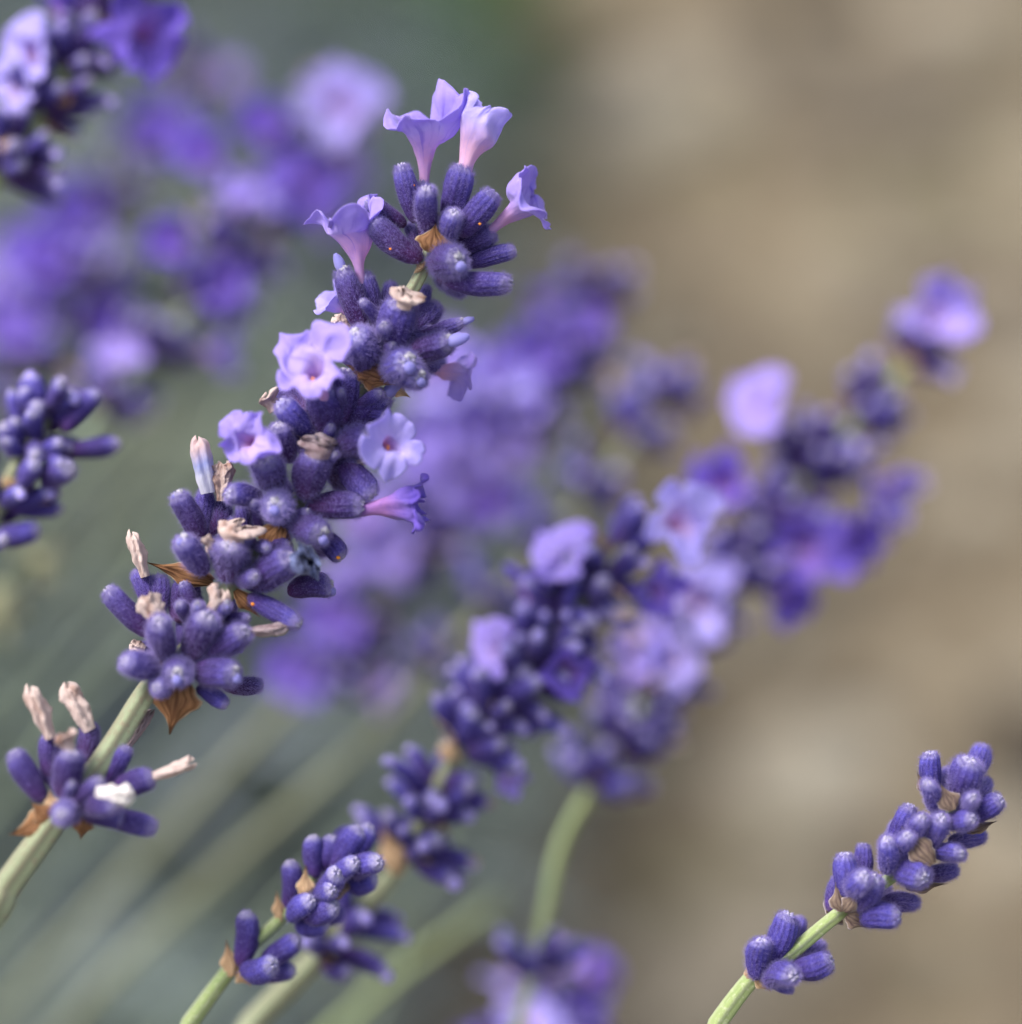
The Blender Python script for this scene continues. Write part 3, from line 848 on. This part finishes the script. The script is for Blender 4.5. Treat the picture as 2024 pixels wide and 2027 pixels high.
S.calyx(C2, 1080, 1010, 1280, 1225, 170, 1, L=5.4, blue=0.6)
S.calyx(C2, 1010, 1080, 1130, 1180, 150, -1, L=4.4, blue=0.0)
c29 = S.calyx(C2, 850, 1240, 940, 930, 255, 1, L=6.2, blue=0.0)
S.wither(c29, WITHER_G[0], C2, 930, 970, 950, 830, 180, -3.9, -4.6)
c30 = S.calyx(C2, 650, 1180, 590, 990, 225, 1, L=5.0, blue=0.05)
S.corolla(c30, corolla_mesh(49, MAT['petal'], fexp=3.4, r0=0.7, r1=1.3, up=3.1, low=3.0, upa=60, lowa=66, curl=-20, ruffle=0.85), C2, 560, 920, 490, 870, -0.25, -1, -3.4, -6.8, 0.85, face=0.1)
c31 = S.calyx(C2, 760, 1010, 680, 770, 160, 1, L=5.0, blue=0.0)
S.wither(c31, WITHER_M[1], C2, 660, 680, 590, 570, 140, -0.6)
S.bract(BRACT_P[0], C2, 860, 850, 690, 760, 110, -0.2, 0.5)
S.calyx(C2, 900, 1010, 1010, 1050, 150, -1, blue=0.0)
S.bract(BRACT_G[0], C2, 1090, 1060, 1310, 1220, 120, 0.4, 1.5)
S.whorl(665, 855, 9, back_only=True, L=4.8, bracts=1)
# fourth whorl
c32 = S.calyx(C2, 870, 1300, 1220, 1290, 205, 1, L=6.3, blue=0.0)
S.corolla(c32, corolla_mesh(50, MAT['petal_deep'], r0=0.75, r1=1.5, up=2.5, low=2.6, upa=14, lowa=40, curl=30, ruffle=0.6), C2, 1180, 1320, 1470, 1290, 0.45, -1, -2.2, -2.8, 1.0, face=0.4)
S.calyx(C2, 580, 1260, 355, 1215, 155, 1, L=4.9, blue=0.5)
S.calyx(C2, 700, 1330, 655, 1290, 210, 1, 'bud', L=4.2, blue=0.3)
S.calyx(C2, 780, 1390, 965, 1480, 205, 1, 'bud', L=5.0, blue=0.2)
c = S.calyx(C2, 940, 1470, 1085, 1625, 155, 0, L=5, blue=0.5); S.gland(c, C2, 1060, 1620, -1.4)
S.calyx(C2, 190, 1520, 30, 1215, 170, 1, 'bud', L=6.2, blue=0.1)
c = S.calyx(C2, 190, 1480, 220, 1190, 140, -1); S.wither(c, wither_mesh(61, petal_mat('petal_papery', lin(214, 214, 232), lin(164, 172, 224), lin(216, 190, 190), lin(120, 134, 204), 0.6), amp=0.1), C2, 235, 1210, 170, 870, 190, 0.6)
c = S.calyx(C2, 250, 1510, 325, 1260, 155, -1); S.wither(c, WITHER[1], C2, 320, 1260, 325, 1020, 135, 1.0)
S.calyx(C2, 215, 1715, 60, 1500, 180, 1, 'bud', L=5.6, blue=0.2)
c = S.calyx(C2, 360, 1755, 365, 1530, 235, 1, L=5.4, blue=0.05)
S.wither(c, WITHER_M[1], C2, 375, 1570, 420, 1380, 200, -3.6, -4.6)
c = S.calyx(C2, 520, 1790, 770, 1620, 235, 1, L=6.0, blue=0.0)
S.wither(c, WITHER_D[0], C2, 720, 1660, 950, 1640, 200, -3.6, -5.0)
S.calyx(C2, 740, 1830, 1020, 1810, 185, 0, 'bud', L=5.2, blue=0.0)
S.calyx(C2, 430, 1400, 560, 1290, 150, -1)
S.calyx(C2, 700, 1500, 640, 1390, 150, -1, blue=0.2)
S.calyx(C2, 860, 1500, 980, 1560, 150, -1)
S.bract(BRACT[0], C2, 700, 1420, 580, 1640, 260, -1.2, 0.6)
S.bract(BRACT[1], C3, 900, 790, 390, 640, 180, 0.6, -0.5)
S.bract(BRACT[2], C3, 1060, 850, 1240, 1050, 130, -0.8, 0.3)
c = S.calyx(C3, 1160, 890, 1530, 1095, 175, 1, L=6.6, blue=0.5); S.gland(c, C3, 1190, 950, -2.2)
S.whorl(589, 992, 8, back_only=True, L=4.8, bracts=1); S.whorl(500, 1100, 8, back_only=True, L=4.8, bracts=0)
# fifth whorl
S.calyx(C3, 460, 1190, 120, 840, 185, 0, L=7.0, blue=0.1)
c = S.calyx(C3, 450, 1000, 345, 710, 160, -1); S.wither(c, WITHER[2], C3, 400, 750, 300, 430, 160, 1.0)
S.calyx(C3, 490, 1060, 500, 750, 185, -1, blue=0.0)
S.calyx(C3, 650, 1080, 720, 770, 215, -1, blue=0.0)
c = S.calyx(C3, 560, 1350, 500, 1060, 215, 1, L=6.0, blue=0.1); S.wither(c, WITHER[3], C3, 505, 1110, 415, 890, 140, -3.6, -4.0)
c = S.calyx(C3, 720, 1350, 860, 1030, 245, 1, L=6.4, blue=0.0); S.wither(c, WITHER_M[0], C3, 860, 1060, 985, 820, 170, -3.2)
c = S.calyx(C3, 860, 1330, 1140, 1145, 215, 1, L=6.0, blue=0.0); S.wither(c, WITHER_G[1], C3, 1120, 1160, 1430, 1125, 130, -3.0)
S.calyx(C3, 490, 1440, 240, 1370, 205, 1, L=5.2, kind='closed', blue=0.2)
S.calyx(C3, 640, 1400, 635, 1475, 235, 1, 'bud', L=4.2, blue=0.2)
S.calyx(C3, 770, 1440, 1070, 1465, 230, 1, 'bud', L=5.6, blue=0.0)
S.calyx(C3, 960, 1530, 1250, 1545, 155, -1, blue=0.1)
S.calyx(C3, 780, 1560, 1000, 1690, 130, 0, blue=0.8)
S.calyx(C3, 560, 1540, 475, 1560, 150, 1, L=3.0, blue=0.5)
S.calyx(C3, 940, 1110, 1040, 910, 150, -1, blue=0.0)
c = S.calyx(C3, 480, 1330, 370, 1270, 120, -1, L=3.6); S.wither(c, WITHER[4], C3, 400, 1280, 290, 1240, 110, 1.6)
S.bract(BRACT[0], C3, 655, 1500, 575, 1905, 400, -1.2, 0.3)
S.bract(BRACT[1], C3, 560, 1400, 520, 1330, 150, -0.6)
S.whorl(360, 1300, 9, back_only=True, L=4.8, bracts=1)
# lowest whorl
S.calyx(C4, 330, 1180, 100, 805, 180, 0, L=6.2, blue=0.2)
c = S.calyx(C4, 370, 1010, 375, 670, 160, -1); S.wither(c, WITHER[2], C4, 390, 700, 230, 320, 205, 0.5)
c = S.calyx(C4, 500, 1170, 545, 800, 235, 1, L=5.6, blue=0.0); S.wither(c, WITHER_M[0], C4, 545, 830, 480, 640, 165, -2.8)
c = S.calyx(C4, 620, 900, 690, 590, 185, -1); S.wither(c, WITHER[4], C4, 690, 640, 510, 285, 195, 1.2)
S.calyx(C4, 800, 1080, 965, 760, 185, -1, blue=0.0)
c = S.calyx(C4, 860, 1120, 1170, 1000, 220, 0, blue=0.1); S.wither(c, WITHER[3], C4, 1110, 1020, 1460, 890, 135, -0.6)
S.calyx(C4, 520, 1240, 770, 1020, 135, 1, L=5.6, blue=0.2)
S.calyx(C4, 570, 1290, 460, 1275, 195, 1, L=4.2, blue=0.4)
S.calyx(C4, 720, 1270, 1190, 1385, 175, 0, L=7, blue=0.2)
c = S.calyx(C4, 660, 1220, 900, 1190, 200, 1, L=5.2, blue=0.0); S.wither(c, WITHER_W[0], C4, 740, 1110, 1010, 1150, 190, -4.6)
S.calyx(C4, 640, 1270, 960, 1330, 190, 0, L=5, blue=0.1)
c = S.calyx(C4, 800, 900, 960, 780, 120, -1); S.wither(c, WITHER_G[2], C4, 980, 760, 1160, 490, 120, 3.5)
S.bract(BRACT[2], C4, 430, 1340, 60, 1440, 260, -0.4); S.bract(BRACT[0], C4, 380, 1340, 230, 1180, 170, -0.9)
S.bract(BRACT[1], C4, 640, 1300, 615, 1480, 170, 0.6)
S.bract(BRACT_P[0], C4, 400, 1250, 375, 1090, 110, -0.6)
for x, y in ((775, 655), (735, 735), (690, 825), (640, 905), (560, 1030), (520, 1075), (470, 1140), (400, 1240), (135, 1588)): S.whorl(x, y, 9, L=4.2, rad=0.8, spread=(40, 88), bracts=0, kinds=(('closed', 4), ('bud', 2)), blue=0.1, wither=0.06)
S.whorl(122, 1602, 8, back_only=True, L=4.8, bracts=1)

# ------------------------------------------------------------------ the lone spike of closed buds
S = Stalk([(1375, 2090, 1, 18), (1420, 2027, 1, 17), (1490, 1937, 1, 16), (1554, 1897, 0.6, 14), (1660, 1810, 0.2, 12), (1747, 1750, 0, 11), (1814, 1700, 0, 10), (1874, 1627, 0, 10), (1905, 1560, 0, 8), (1915, 1530, 0, 3)],
          'small lavender spike of tightly closed blue-violet buds standing alone over the bare soil', stem='stem_fresh', seed=9, blue=0.85)
for a in [(430, 1400, 545, 1105, 175, 0), (580, 1320, 615, 1140, 110, -1), (355, 1490, 385, 1260, 155, 1), (420, 1500, 575, 1475, 175, 1), (570, 1450, 800, 1380, 175, 1), (640, 1400, 740, 1290, 110, -1),
          (890, 1030, 875, 750, 150, 1), (970, 930, 990, 695, 120, -1), (950, 1070, 1060, 890, 160, 1), (970, 1130, 1200, 1120, 155, 1), (1090, 1040, 1310, 1045, 130, -1), (920, 990, 1000, 880, 140, 1), (1040, 1000, 1130, 960, 120, -1),
          (1130, 860, 1130, 660, 150, 1), (1170, 740, 1270, 465, 150, 0), (1190, 830, 1355, 895, 185, 1), (1330, 880, 1540, 840, 120, -1), (1370, 700, 1450, 530, 160, 1), (1400, 745, 1575, 750, 130, 1), (1500, 680, 1705, 640, 120, -1), (1130, 720, 1180, 580, 110, -1), (1290, 680, 1340, 530, 130, 1), (1240, 790, 1250, 640, 140, 1),
          (1410, 390, 1385, 150, 150, 0), (1410, 500, 1365, 325, 120, 1), (1550, 410, 1620, 190, 220, 1), (1630, 310, 1700, 115, 140, -1), (1570, 480, 1635, 415, 110, 1), (1480, 560, 1640, 540, 130, 1), (1600, 530, 1805, 425, 150, 1), (1670, 420, 1720, 320, 100, -1), (1500, 450, 1500, 260, 150, -1)]:
    S.calyx(C5, *a, L=4.6, kind='closed')
S.bract(BRACT_G[0], C5, 870, 1090, 825, 920, 150, -1.8); S.bract(BRACT_G[1], C5, 870, 1090, 965, 985, 110, -3.0); S.bract(BRACT_G[0], C5, 890, 1110, 1015, 1195, 130, -1.2)
S.bract(BRACT_G[1], C5, 1400, 810, 1215, 590, 170, -3.6); S.bract(BRACT_G[0], C5, 1520, 490, 1450, 340, 150, -3.4); S.bract(BRACT_G[1], C5, 1600, 620, 1785, 555, 80, -0.4)
S.bract(BRACT_G[0], C5, 1240, 950, 1490, 930, 90, -0.8); S.bract(BRACT_P[0], C5, 330, 1500, 295, 1380, 80, -0.8); S.bract(BRACT_P[1], C5, 350, 1480, 440, 1570, 90, -0.8)
S.bract(BRACT_G[1], C5, 1360, 400, 1305, 260, 70, -0.4); S.bract(BRACT_P[0], C5, 1060, 960, 1100, 840, 70, -1.6)
for x, y in ((1500, 1925), (1665, 1805), (1800, 1705), (1880, 1615)): S.whorl(x, y, 7, back_only=True, L=4.2, rad=0.85, bracts=1, bmesh_=BRACT_G)

# ------------------------------------------------------------------ closed-bud spike in front of the middle stalk
S = Stalk([(330, 2090, 7, 17), (375, 2027, 7, 16), (470, 1900, 8, 14), (545, 1830, 8, 12), (580, 1790, 8, 11), (640, 1720, 8, 10), (700, 1660, 8, 8), (730, 1640, 8, 3)],
          'short closed-bud lavender spike on a fresh green stem, its tip against the middle flowering spike', stem='stem_fresh', seed=12, soft=True, blue=0.75)
for a in [(280, 1380, 310, 1120, 140, 1), (380, 1370, 560, 1250, 130, 0), (290, 1400, 440, 1370, 150, 1), (330, 1430, 540, 1400, 130, -1),
          (510, 1110, 520, 880, 120, 0), (520, 1160, 620, 1060, 120, 1), (580, 1140, 740, 1090, 130, 1), (540, 1190, 700, 1180, 120, 0), (620, 1150, 760, 1120, 120, -1),
          (640, 960, 625, 760, 130, 1), (680, 930, 720, 760, 130, 0), (720, 920, 850, 720, 140, 1), (790, 900, 900, 710, 120, 0), (740, 970, 830, 880, 120, 1), (820, 950, 945, 880, 130, 1), (670, 1010, 740, 930, 130, 1), (780, 990, 930, 960, 130, 0), (640, 1040, 720, 1010, 110, 1), (760, 850, 780, 730, 120, -1)]:
    S.calyx(C6, *a, L=4.6)
S.bract(BRACT_P[0], C6, 590, 1060, 590, 900, 90, -2.2); S.bract(BRACT_P[1], C6, 240, 1430, 210, 1260, 100, -1.0); S.bract(BRACT_P[0], C6, 270, 1400, 330, 1480, 90, -0.8); S.bract(BRACT_P[1], C6, 470, 1170, 450, 1020, 70, -0.4)
S.bract(BRACT_G[0], C6, 650, 1030, 860, 990, 110, -1.0)

# ------------------------------------------------------------------ the middle stalk
S = Stalk([(430, 2110, 27, 25), (500, 2027, 28, 25), (610, 1915, 28, 24), (700, 1820, 29, 20), (800, 1700, 30, 18), (895, 1510, 30, 17), (985, 1400, 31, 16), (1090, 1270, 32, 15), (1180, 1165, 33, 14), (1240, 1080, 33, 10)],
          'middle lavender spike, dark violet calyces with three pale flowers near its top', stem='stem', seed=21, soft=True, blue=0.6)
kd = (('closed', 3), ('bud', 6))
for q in ((870, 1555), (955, 1440), (1020, 1360), (1085, 1275), (1155, 1190)): S.whorl(*q, 6, kinds=kd, spread=(35, 85), bracts=0, wither=0.08)
S.whorl(690, 1840, 5, kinds=kd, bracts=1)
S.whorl(640, 1885, 8, kinds=kd, spread=(50, 95), bracts=2, wither=0.1)
S.whorl(815, 1690, 10, kinds=kd, spread=(40, 90), wither=0.1, bracts=2, bmesh_=BRACT_P)
S.whorl(845, 1600, 8, kinds=kd, wither=0.12)
S.whorl(920, 1480, 10, kinds=kd, spread=(30, 85), bmesh_=BRACT_P)
S.whorl(985, 1400, 8, kinds=kd, wither=0.15, bmesh_=BRACT_P); S.whorl(1050, 1320, 10, kinds=kd, flower=0.1, fl=[COROLLA[4]]); S.whorl(1120, 1230, 10, kinds=kd, spread=(30, 85)); S.whorl(1190, 1150, 8, kinds=kd, wither=0.12, bmesh_=BRACT_P); S.whorl(1235, 1090, 6, kinds=kd, spread=(10, 50))
S.bloom(1120, 1110, COROLLA[0], (1160, 1190), -0.4, -1, 0.25, 1.0, -2)
S.bloom(1345, 1035, COROLLA[2], (1225, 1110), 0.1, -1, 0.6, 1.0, -5)
S.bloom(985, 1290, COROLLA[0], (1050, 1330), -0.6, -1, 0.2, 0.9, -2)
S.bloom(1120, 1330, COROLLA[4], (1060, 1310), 0.2, -1, 0.6, 0.85, -5)
S.bloom(1010, 1545, COROLLA[1], (930, 1480), 0.6, -0.4, 0.4, 0.55, -1)
S.bloom(1300, 1170, COROLLA[3], (1200, 1150), 0.6, 0.2, 0.5, 0.8, -2)
S.bract(BRACT_P[0], C6, 1040, 940, 950, 700, 150, -2); S.bract(BRACT_P[1], C6, 1260, 400, 1300, 300, 120, -2)

# ------------------------------------------------------------------ the tall stalk leaning over the soil
S = Stalk([(1000, 2110, 46, 20), (1030, 2010, 48, 12), (1060, 1906, 50, 12), (1090, 1760, 53, 12), (1115, 1660, 56, 12), (1190, 1530, 59, 12), (1290, 1370, 62, 18), (1400, 1210, 65, 17), (1520, 1060, 68, 12), (1640, 890, 70, 12), (1740, 790, 71, 13), (1810, 700, 71, 11), (1840, 670, 71, 5)],
          'tall lavender spike on yellow-green stem, violet flowers along its upper half over the soil', stem='stem_fresh', seed=33, soft=True, blue=0.35, foot=BUSH + Vector((0.10, -0.05, 0)))
kd = (('closed', 5), ('bud', 3))
for q in ((1215, 1490), (1280, 1390), (1350, 1280), (1440, 1160), (1520, 1060), (1600, 955), (1725, 805)): S.whorl(*q, 7, kinds=kd, bracts=0, wither=0.06)
S.whorl(1050, 1945, 6, kinds=kd, spread=(30, 70), bracts=1, blue=0.7)
S.whorl(1180, 1545, 9, kinds=kd, blue=0.8); S.whorl(1240, 1450, 9, kinds=kd, wither=0.1, blue=0.7); S.whorl(1310, 1345, 9, kinds=kd, wither=0.15, blue=0.6); S.whorl(1390, 1220, 9, kinds=kd, wither=0.1)
S.whorl(1480, 1110, 10, kinds=kd, wither=0.05); S.whorl(1560, 1010, 10, kinds=kd); S.whorl(1640, 900, 11, kinds=kd, L=5.4); S.whorl(1690, 840, 7, kinds=kd); S.whorl(1800, 720, 8, kinds=kd, spread=(20, 75), bmesh_=BRACT_P)
S.bloom(1510, 810, COROLLA[0], (1600, 920), -0.5, -1, 0.3, 1.1, -4)
S.bloom(1765, 970, COROLLA[1], (1660, 900), 0.8, -0.6, 0.3, 1.15, -3)
S.bloom(1860, 620, COROLLA[1], (1815, 710), 0.3, -1, 0.55, 1.2, -4)
S.bloom(1600, 1085, COROLLA[3], (1540, 1020), 0.3, 0.6, 0.55, 1.35, -5)
S.bloom(1430, 960, COROLLA[4], (1530, 1040), -0.5, -1, 0.5, 1.15, -4)
S.bloom(1385, 1190, COROLLA[2], (1420, 1190), -0.2, -1, 0.55, 1.1, -5)
S.bloom(1560, 1180, COROLLA[4], (1490, 1110), 0.4, 0.8, 0.3, 1.0, -2)
S.bloom(1690, 1060, COROLLA[4], (1600, 960), 0.6, 0.3, 0.4, 1.1, -3)
S.bloom(1270, 1290, COROLLA[1], (1320, 1320), -0.6, -0.5, 0.4, 0.9, -4)
S.bloom(1330, 1310, COROLLA[2], (1330, 1310), 0.4, 0.3, 0.5, 0.8, -5)

# ------------------------------------------------------------------ stalks further back
def back(pts, label, nodes, seed, stem='stem_grey', blue=0.3, blooms=(), flower=0.12, wither=0.08, foot=None, sag=0.1, n=12):
    s = Stalk(pts, label, stem=stem, soft=True, blue=blue, seed=seed, foot=foot, sag=sag)
    for x, y in nodes: s.whorl(x, y, n, kinds=(('closed', 5), ('bud', 3)), flower=flower, wither=wither, L=5.2)
    for b in blooms: s.bloom(*b)
    return s
back([(-40, 2060, 135, 17), (120, 1880, 132, 17), (300, 1680, 126, 17), (520, 1450, 112, 16), (640, 1330, 102, 17), (740, 1180, 102, 16), (870, 990, 102, 15), (970, 850, 100, 16), (1080, 740, 104, 14), (1150, 660, 106, 12), (1195, 560, 108, 8)],
     'lavender spike directly behind the pale-tipped spike, faded beige petals at its top', [(620, 1345), (700, 1240), (780, 1120), (860, 1000), (930, 900), (1010, 815), (1100, 720), (1180, 590), (660, 1300), (820, 1060), (970, 850), (1060, 770), (1140, 680)], 51,
     blooms=((590, 1330, COROLLA[3], (640, 1330), -0.3, -1, 0.5, 1.20, -5), (940, 800, COROLLA[3], (930, 900), 0.3, -1, 0.5, 1.20, -5), (880, 860, COROLLA[1], (930, 900), -0.3, -1, 0.5, 1.20, -5), (1000, 900, COROLLA[0], (960, 870), 0.4, -1, 0.5, 1.04, -5),
             (880, 760, COROLLA[2], (950, 870), -0.3, -1, 0.4, 1.12, -5), (1010, 780, COROLLA[1], (1000, 830), 0.3, -1, 0.5, 1.2, -5), (860, 700, COROLLA[1], (960, 860), -0.2, -1, 0.5, 1.1, -5), (780, 1090, COROLLA[0], (800, 1080), -0.2, -1, 0.5, 1.1, -5), (1070, 690, COROLLA[4], (1100, 720), -0.2, -1, 0.5, 1.2, -5), (900, 930, COROLLA[0], (900, 940), 0.2, -1, 0.6, 1.3, -5), (830, 900, COROLLA[1], (900, 940), -0.4, -0.6, 0.5, 1.3, -5), (660, 1220, COROLLA[3], (720, 1210), -0.4, -0.6, 0.5, 1.2, -5), (960, 980, COROLLA[3], (880, 980), 0.5, 0.4, 0.5, 1.2, -5), (720, 1010, COROLLA[1], (800, 1080), -0.3, -1, 0.4, 1.12, -5)), blue=0.25, stem='stem')
back([(60, 2100, 125, 17), (220, 1930, 122, 17), (420, 1740, 116, 17), (700, 1490, 104, 15), (850, 1330, 92, 15), (1000, 1160, 92, 14), (1120, 1030, 92, 13), (1230, 900, 92, 12), (1310, 780, 92, 9), (1330, 750, 92, 5)],
     'sparse faded lavender spike of dull blue buds behind the middle flowering spike', [(860, 1320), (960, 1200), (1060, 1090), (1170, 970), (1250, 870), (1315, 770)], 52, blue=0.9, flower=0.0, wither=0.2, n=7, stem='stem')
back([(-60, 1060, 74, 22), (60, 960, 76, 22), (200, 820, 81, 20), (300, 690, 84, 18), (400, 590, 86, 17), (480, 470, 89, 16), (560, 370, 92, 14), (620, 280, 94, 11), (650, 240, 94, 6)],
     'lavender spike with a large pink-lilac flower at its tip, against the dark green plant', [(210, 810), (300, 690), (390, 600), (450, 510), (520, 420), (580, 340), (640, 250)], 53,
     blooms=((670, 210, COROLLA[2], (635, 250), 0.3, -1, 0.6, 1.20, -5), (520, 250, COROLLA[4], (570, 340), -0.4, -1, 0.5, 0.96, -4), (400, 310, COROLLA[4], (500, 430), -0.4, -1, 0.5, 1.04, -4), (600, 370, COROLLA[3], (560, 370), 0.5, -0.6, 0.6, 1.20, -6),
             (440, 560, COROLLA[4], (430, 540), 0.4, 0.8, 0.5, 1.04, -5), (340, 480, COROLLA[4], (430, 540), -0.4, -1, 0.5, 0.96, -5)), blue=0.3, n=13, foot=BUSH + Vector((-0.06, 0.08, 0)))
back([(-160, 820, 128, 24), (-60, 720, 130, 22), (60, 580, 132, 20), (160, 450, 135, 18), (260, 310, 140, 16), (340, 200, 143, 14), (400, 120, 146, 8)],
     'hazy mauve lavender spike behind the group, beyond the pink-lilac tipped one', [(-20, 680), (60, 580), (130, 490), (200, 390), (270, 300), (340, 200), (390, 130)], 54,
     blooms=((150, 420, COROLLA[4], (160, 450), -0.3, -1, 0.5, 1.28, -5), (310, 260, COROLLA[4], (270, 300), 0.4, 0.4, 0.5, 1.28, -5), (60, 500, COROLLA[3], (80, 550), -0.4, -1, 0.5, 1.28, -5), (180, 600, COROLLA[4], (90, 540), 0.5, 0.5, 0.5, 1.36, -5)), flower=0.08, blue=0.4, n=6, wither=0.1, foot=BUSH + Vector((-0.10, 0.10, 0)))
back([(-200, 1010, 109, 24), (-60, 860, 109, 22), (40, 740, 112, 20), (130, 630, 114, 18), (200, 540, 117, 14), (240, 480, 117, 8)],
     'lavender spike of mixed violet blooms between the two hazy spikes', [(-20, 810), (50, 730), (120, 650), (190, 550)], 55,
     blooms=((100, 520, COROLLA[4], (170, 570), -0.4, -1, 0.5, 1.12, -5), (40, 640, COROLLA[3], (90, 680), -0.4, -1, 0.5, 1.20, -5), (210, 640, COROLLA[4], (140, 620), 0.5, 0.5, 0.5, 1.12, -5)), flower=0.06, blue=0.6, n=6, wither=0.15, foot=BUSH + Vector((-0.08, 0.06, 0)))
# upper-left stalk
s = back([(-110, 490, 33, 20), (0, 335, 34, 19), (50, 265, 35, 18), (101, 186, 36, 17), (140, 125, 37, 16), (174, 69, 37, 15), (215, 0, 38, 13), (250, -60, 38, 10), (275, -100, 38, 4)],
         'lavender spike crowded with violet flowers and grey-tipped buds, orange bract low on its stem', [(30, 350), (20, 310), (90, 220), (140, 130), (190, 40), (240, -50)], 56, stem='stem_fresh',
         blooms=((285, 70, COROLLA[3], (190, 60), 0.1, -1, 0.65, 1.3, -5), (60, 110, COROLLA[2], (140, 130), -0.6, -0.8, 0.3, 0.9, -3), (40, 170, COROLLA[2], (110, 180), -0.8, -0.4, 0.3, 0.8, -3)), flower=0.03, wither=0.05, blue=0.3, foot=BUSH + Vector((-0.12, 0.0, 0)), n=10)
s.bract(BRACT[1], (0, 0, 1), 110, 190, 160, 180, 50, -3); s.bract(BRACT_P[0], (0, 0, 1), 10, 310, 20, 255, 50, -3)
# left stalk of buds
S = Stalk([(-130, 1190, 17, 20), (-40, 1060, 18, 19), (5, 985, 18, 18), (30, 930, 18, 16), (70, 870, 18, 14), (95, 820, 18, 11), (110, 790, 18, 4)],
          'lavender spike of plump violet buds without open flowers, beside the withered lower whorls', seed=57, soft=True, blue=0.6, foot=BUSH + Vector((-0.10, -0.04, 0)))
for a in [(210, 480, 175, 200, 140, 0), (330, 480, 395, 215, 140, 0), (400, 560, 620, 310, 190, 1), (420, 700, 760, 640, 150, 0), (240, 620, 215, 430, 130, 1), (230, 720, 390, 630, 130, 1), (150, 900, 235, 740, 170, 1), (280, 900, 450, 790, 200, 1),
          (30, 680, 20, 520, 130, 0), (60, 720, 100, 480, 140, 1), (330, 560, 470, 350, 150, -1), (120, 560, 90, 400, 120, -1), (180, 950, 380, 930, 140, 0),
          (10, 1140, 130, 1010, 120, -1), (-40, 1230, 250, 1180, 170, 0), (-60, 1280, 30, 1250, 150, 1), (-60, 1180, -110, 1020, 150, 0), (-30, 780, -120, 640, 140, 0)]:
    S.calyx(C7, *a, kind='closed')
S.whorl(60, 890, 9, spread=(35, 90), bracts=0, L=4.4); S.whorl(95, 825, 9, spread=(25, 80), bracts=0, L=4.3); S.whorl(0, 990, 7, spread=(40, 90), bracts=1, bmesh_=BRACT_P, L=4.4)
S.bract(BRACT_P[0], C7, 100, 930, 330, 1030, 150, -0.4); S.bract(BRACT_P[1], C7, 60, 930, 30, 830, 120, -1)
# bare stem with dry beige heads
S = Stalk([(-120, 1420, 80, 14), (-40, 1300, 80, 14), (5, 1215, 80, 13), (50, 1140, 80, 12), (75, 1105, 80, 8)], 'thin old stalk with dry pale beige seed heads below the violet bud spike', seed=58, soft=True, stem='stem_grey', foot=BUSH + Vector((-0.10, 0.03, 0)))
for x, y in ((62, 1125), (8, 1215)):
    p, ax = S.axis_at(P(x, y, 80))
    for k in range(9):
        d = Vector((S.rg.gauss(0, 1), S.rg.gauss(0, 1), S.rg.gauss(0, 1))).normalized()
        S.put('dry_calyx', S.rg.choice(DRY), basis((d + ax * 0.5).normalized(), ax, p, 1.3, 1.3, S.rg.uniform(3.5, 4.5)))
# low spike rising behind the foot of the tall stalk
back([(820, 2330, 78, 18), (930, 2200, 78, 17), (1030, 2090, 78, 15), (1100, 2010, 78, 12), (1135, 1960, 78, 6)],
     'low lavender spike with one big lilac bloom behind the foot of the yellow-green stem', [(960, 2160), (1030, 2080), (1090, 2010)], 59,
     blooms=((1160, 1985, COROLLA[4], (1110, 2000), 0.3, -1, 0.4, 0.9, -4), (1110, 2070, COROLLA[4], (1090, 2020), 0.3, 0.4, 0.5, 0.8, -4)), blue=0.4, foot=BUSH + Vector((0.12, -0.08, 0)))

# ------------------------------------------------------------------ bare stems slanting through the bush
for k, (x0, y0, x1, y1, d) in enumerate([(-60, 1660, 330, 1210, 120), (-60, 1420, 260, 1060, 150), (-80, 1900, 420, 1420, 150), (300, 2080, 760, 1600, 140), (560, 2120, 990, 1780, 95), (-40, 1150, 300, 760, 170), (700, 2100, 900, 1560, 150), (380, 1000, 560, 640, 190), (180, 2080, 520, 1640, 180)]):
    a, b = P(x0, y0, d), P(x1, y1, d + 12)
    f = BUSH + Vector((random.Random(k).uniform(-0.08, 0.08), random.Random(k + 50).uniform(0, 0.12), 0))
    c1_, c2_ = a + (a - b).normalized() * 0.10, f + Vector((0, 0, 0.16))
    low = [(a * (1 - t) ** 3 + c1_ * 3 * t * (1 - t) ** 2 + c2_ * 3 * t * t * (1 - t) + f * t ** 3, 1.0 * MM) for t in [1 - q / 10.0 for q in range(10)]]
    pts = spline(low + [(a, 0.85 * MM), ((a + b) * 0.5 + UPV * 0.8 * MM, 0.75 * MM), (b, 0.5 * MM)], 0.004)
    o = link('lavender_shoot', tube_mesh('lavender_shoot', pts, MAT['stem_fresh' if k == 4 else 'stem_grey'], nu=10, origin=f), None, Matrix.Translation(f))
    o['category'] = 'shoot'; o['group'] = 'bare lavender shoots'
    o['label'] = 'fresh green bare shoot passing under the middle flowering spike' if k == 4 else 'bare grey-green lavender shoot slanting through the bush behind the spikes'
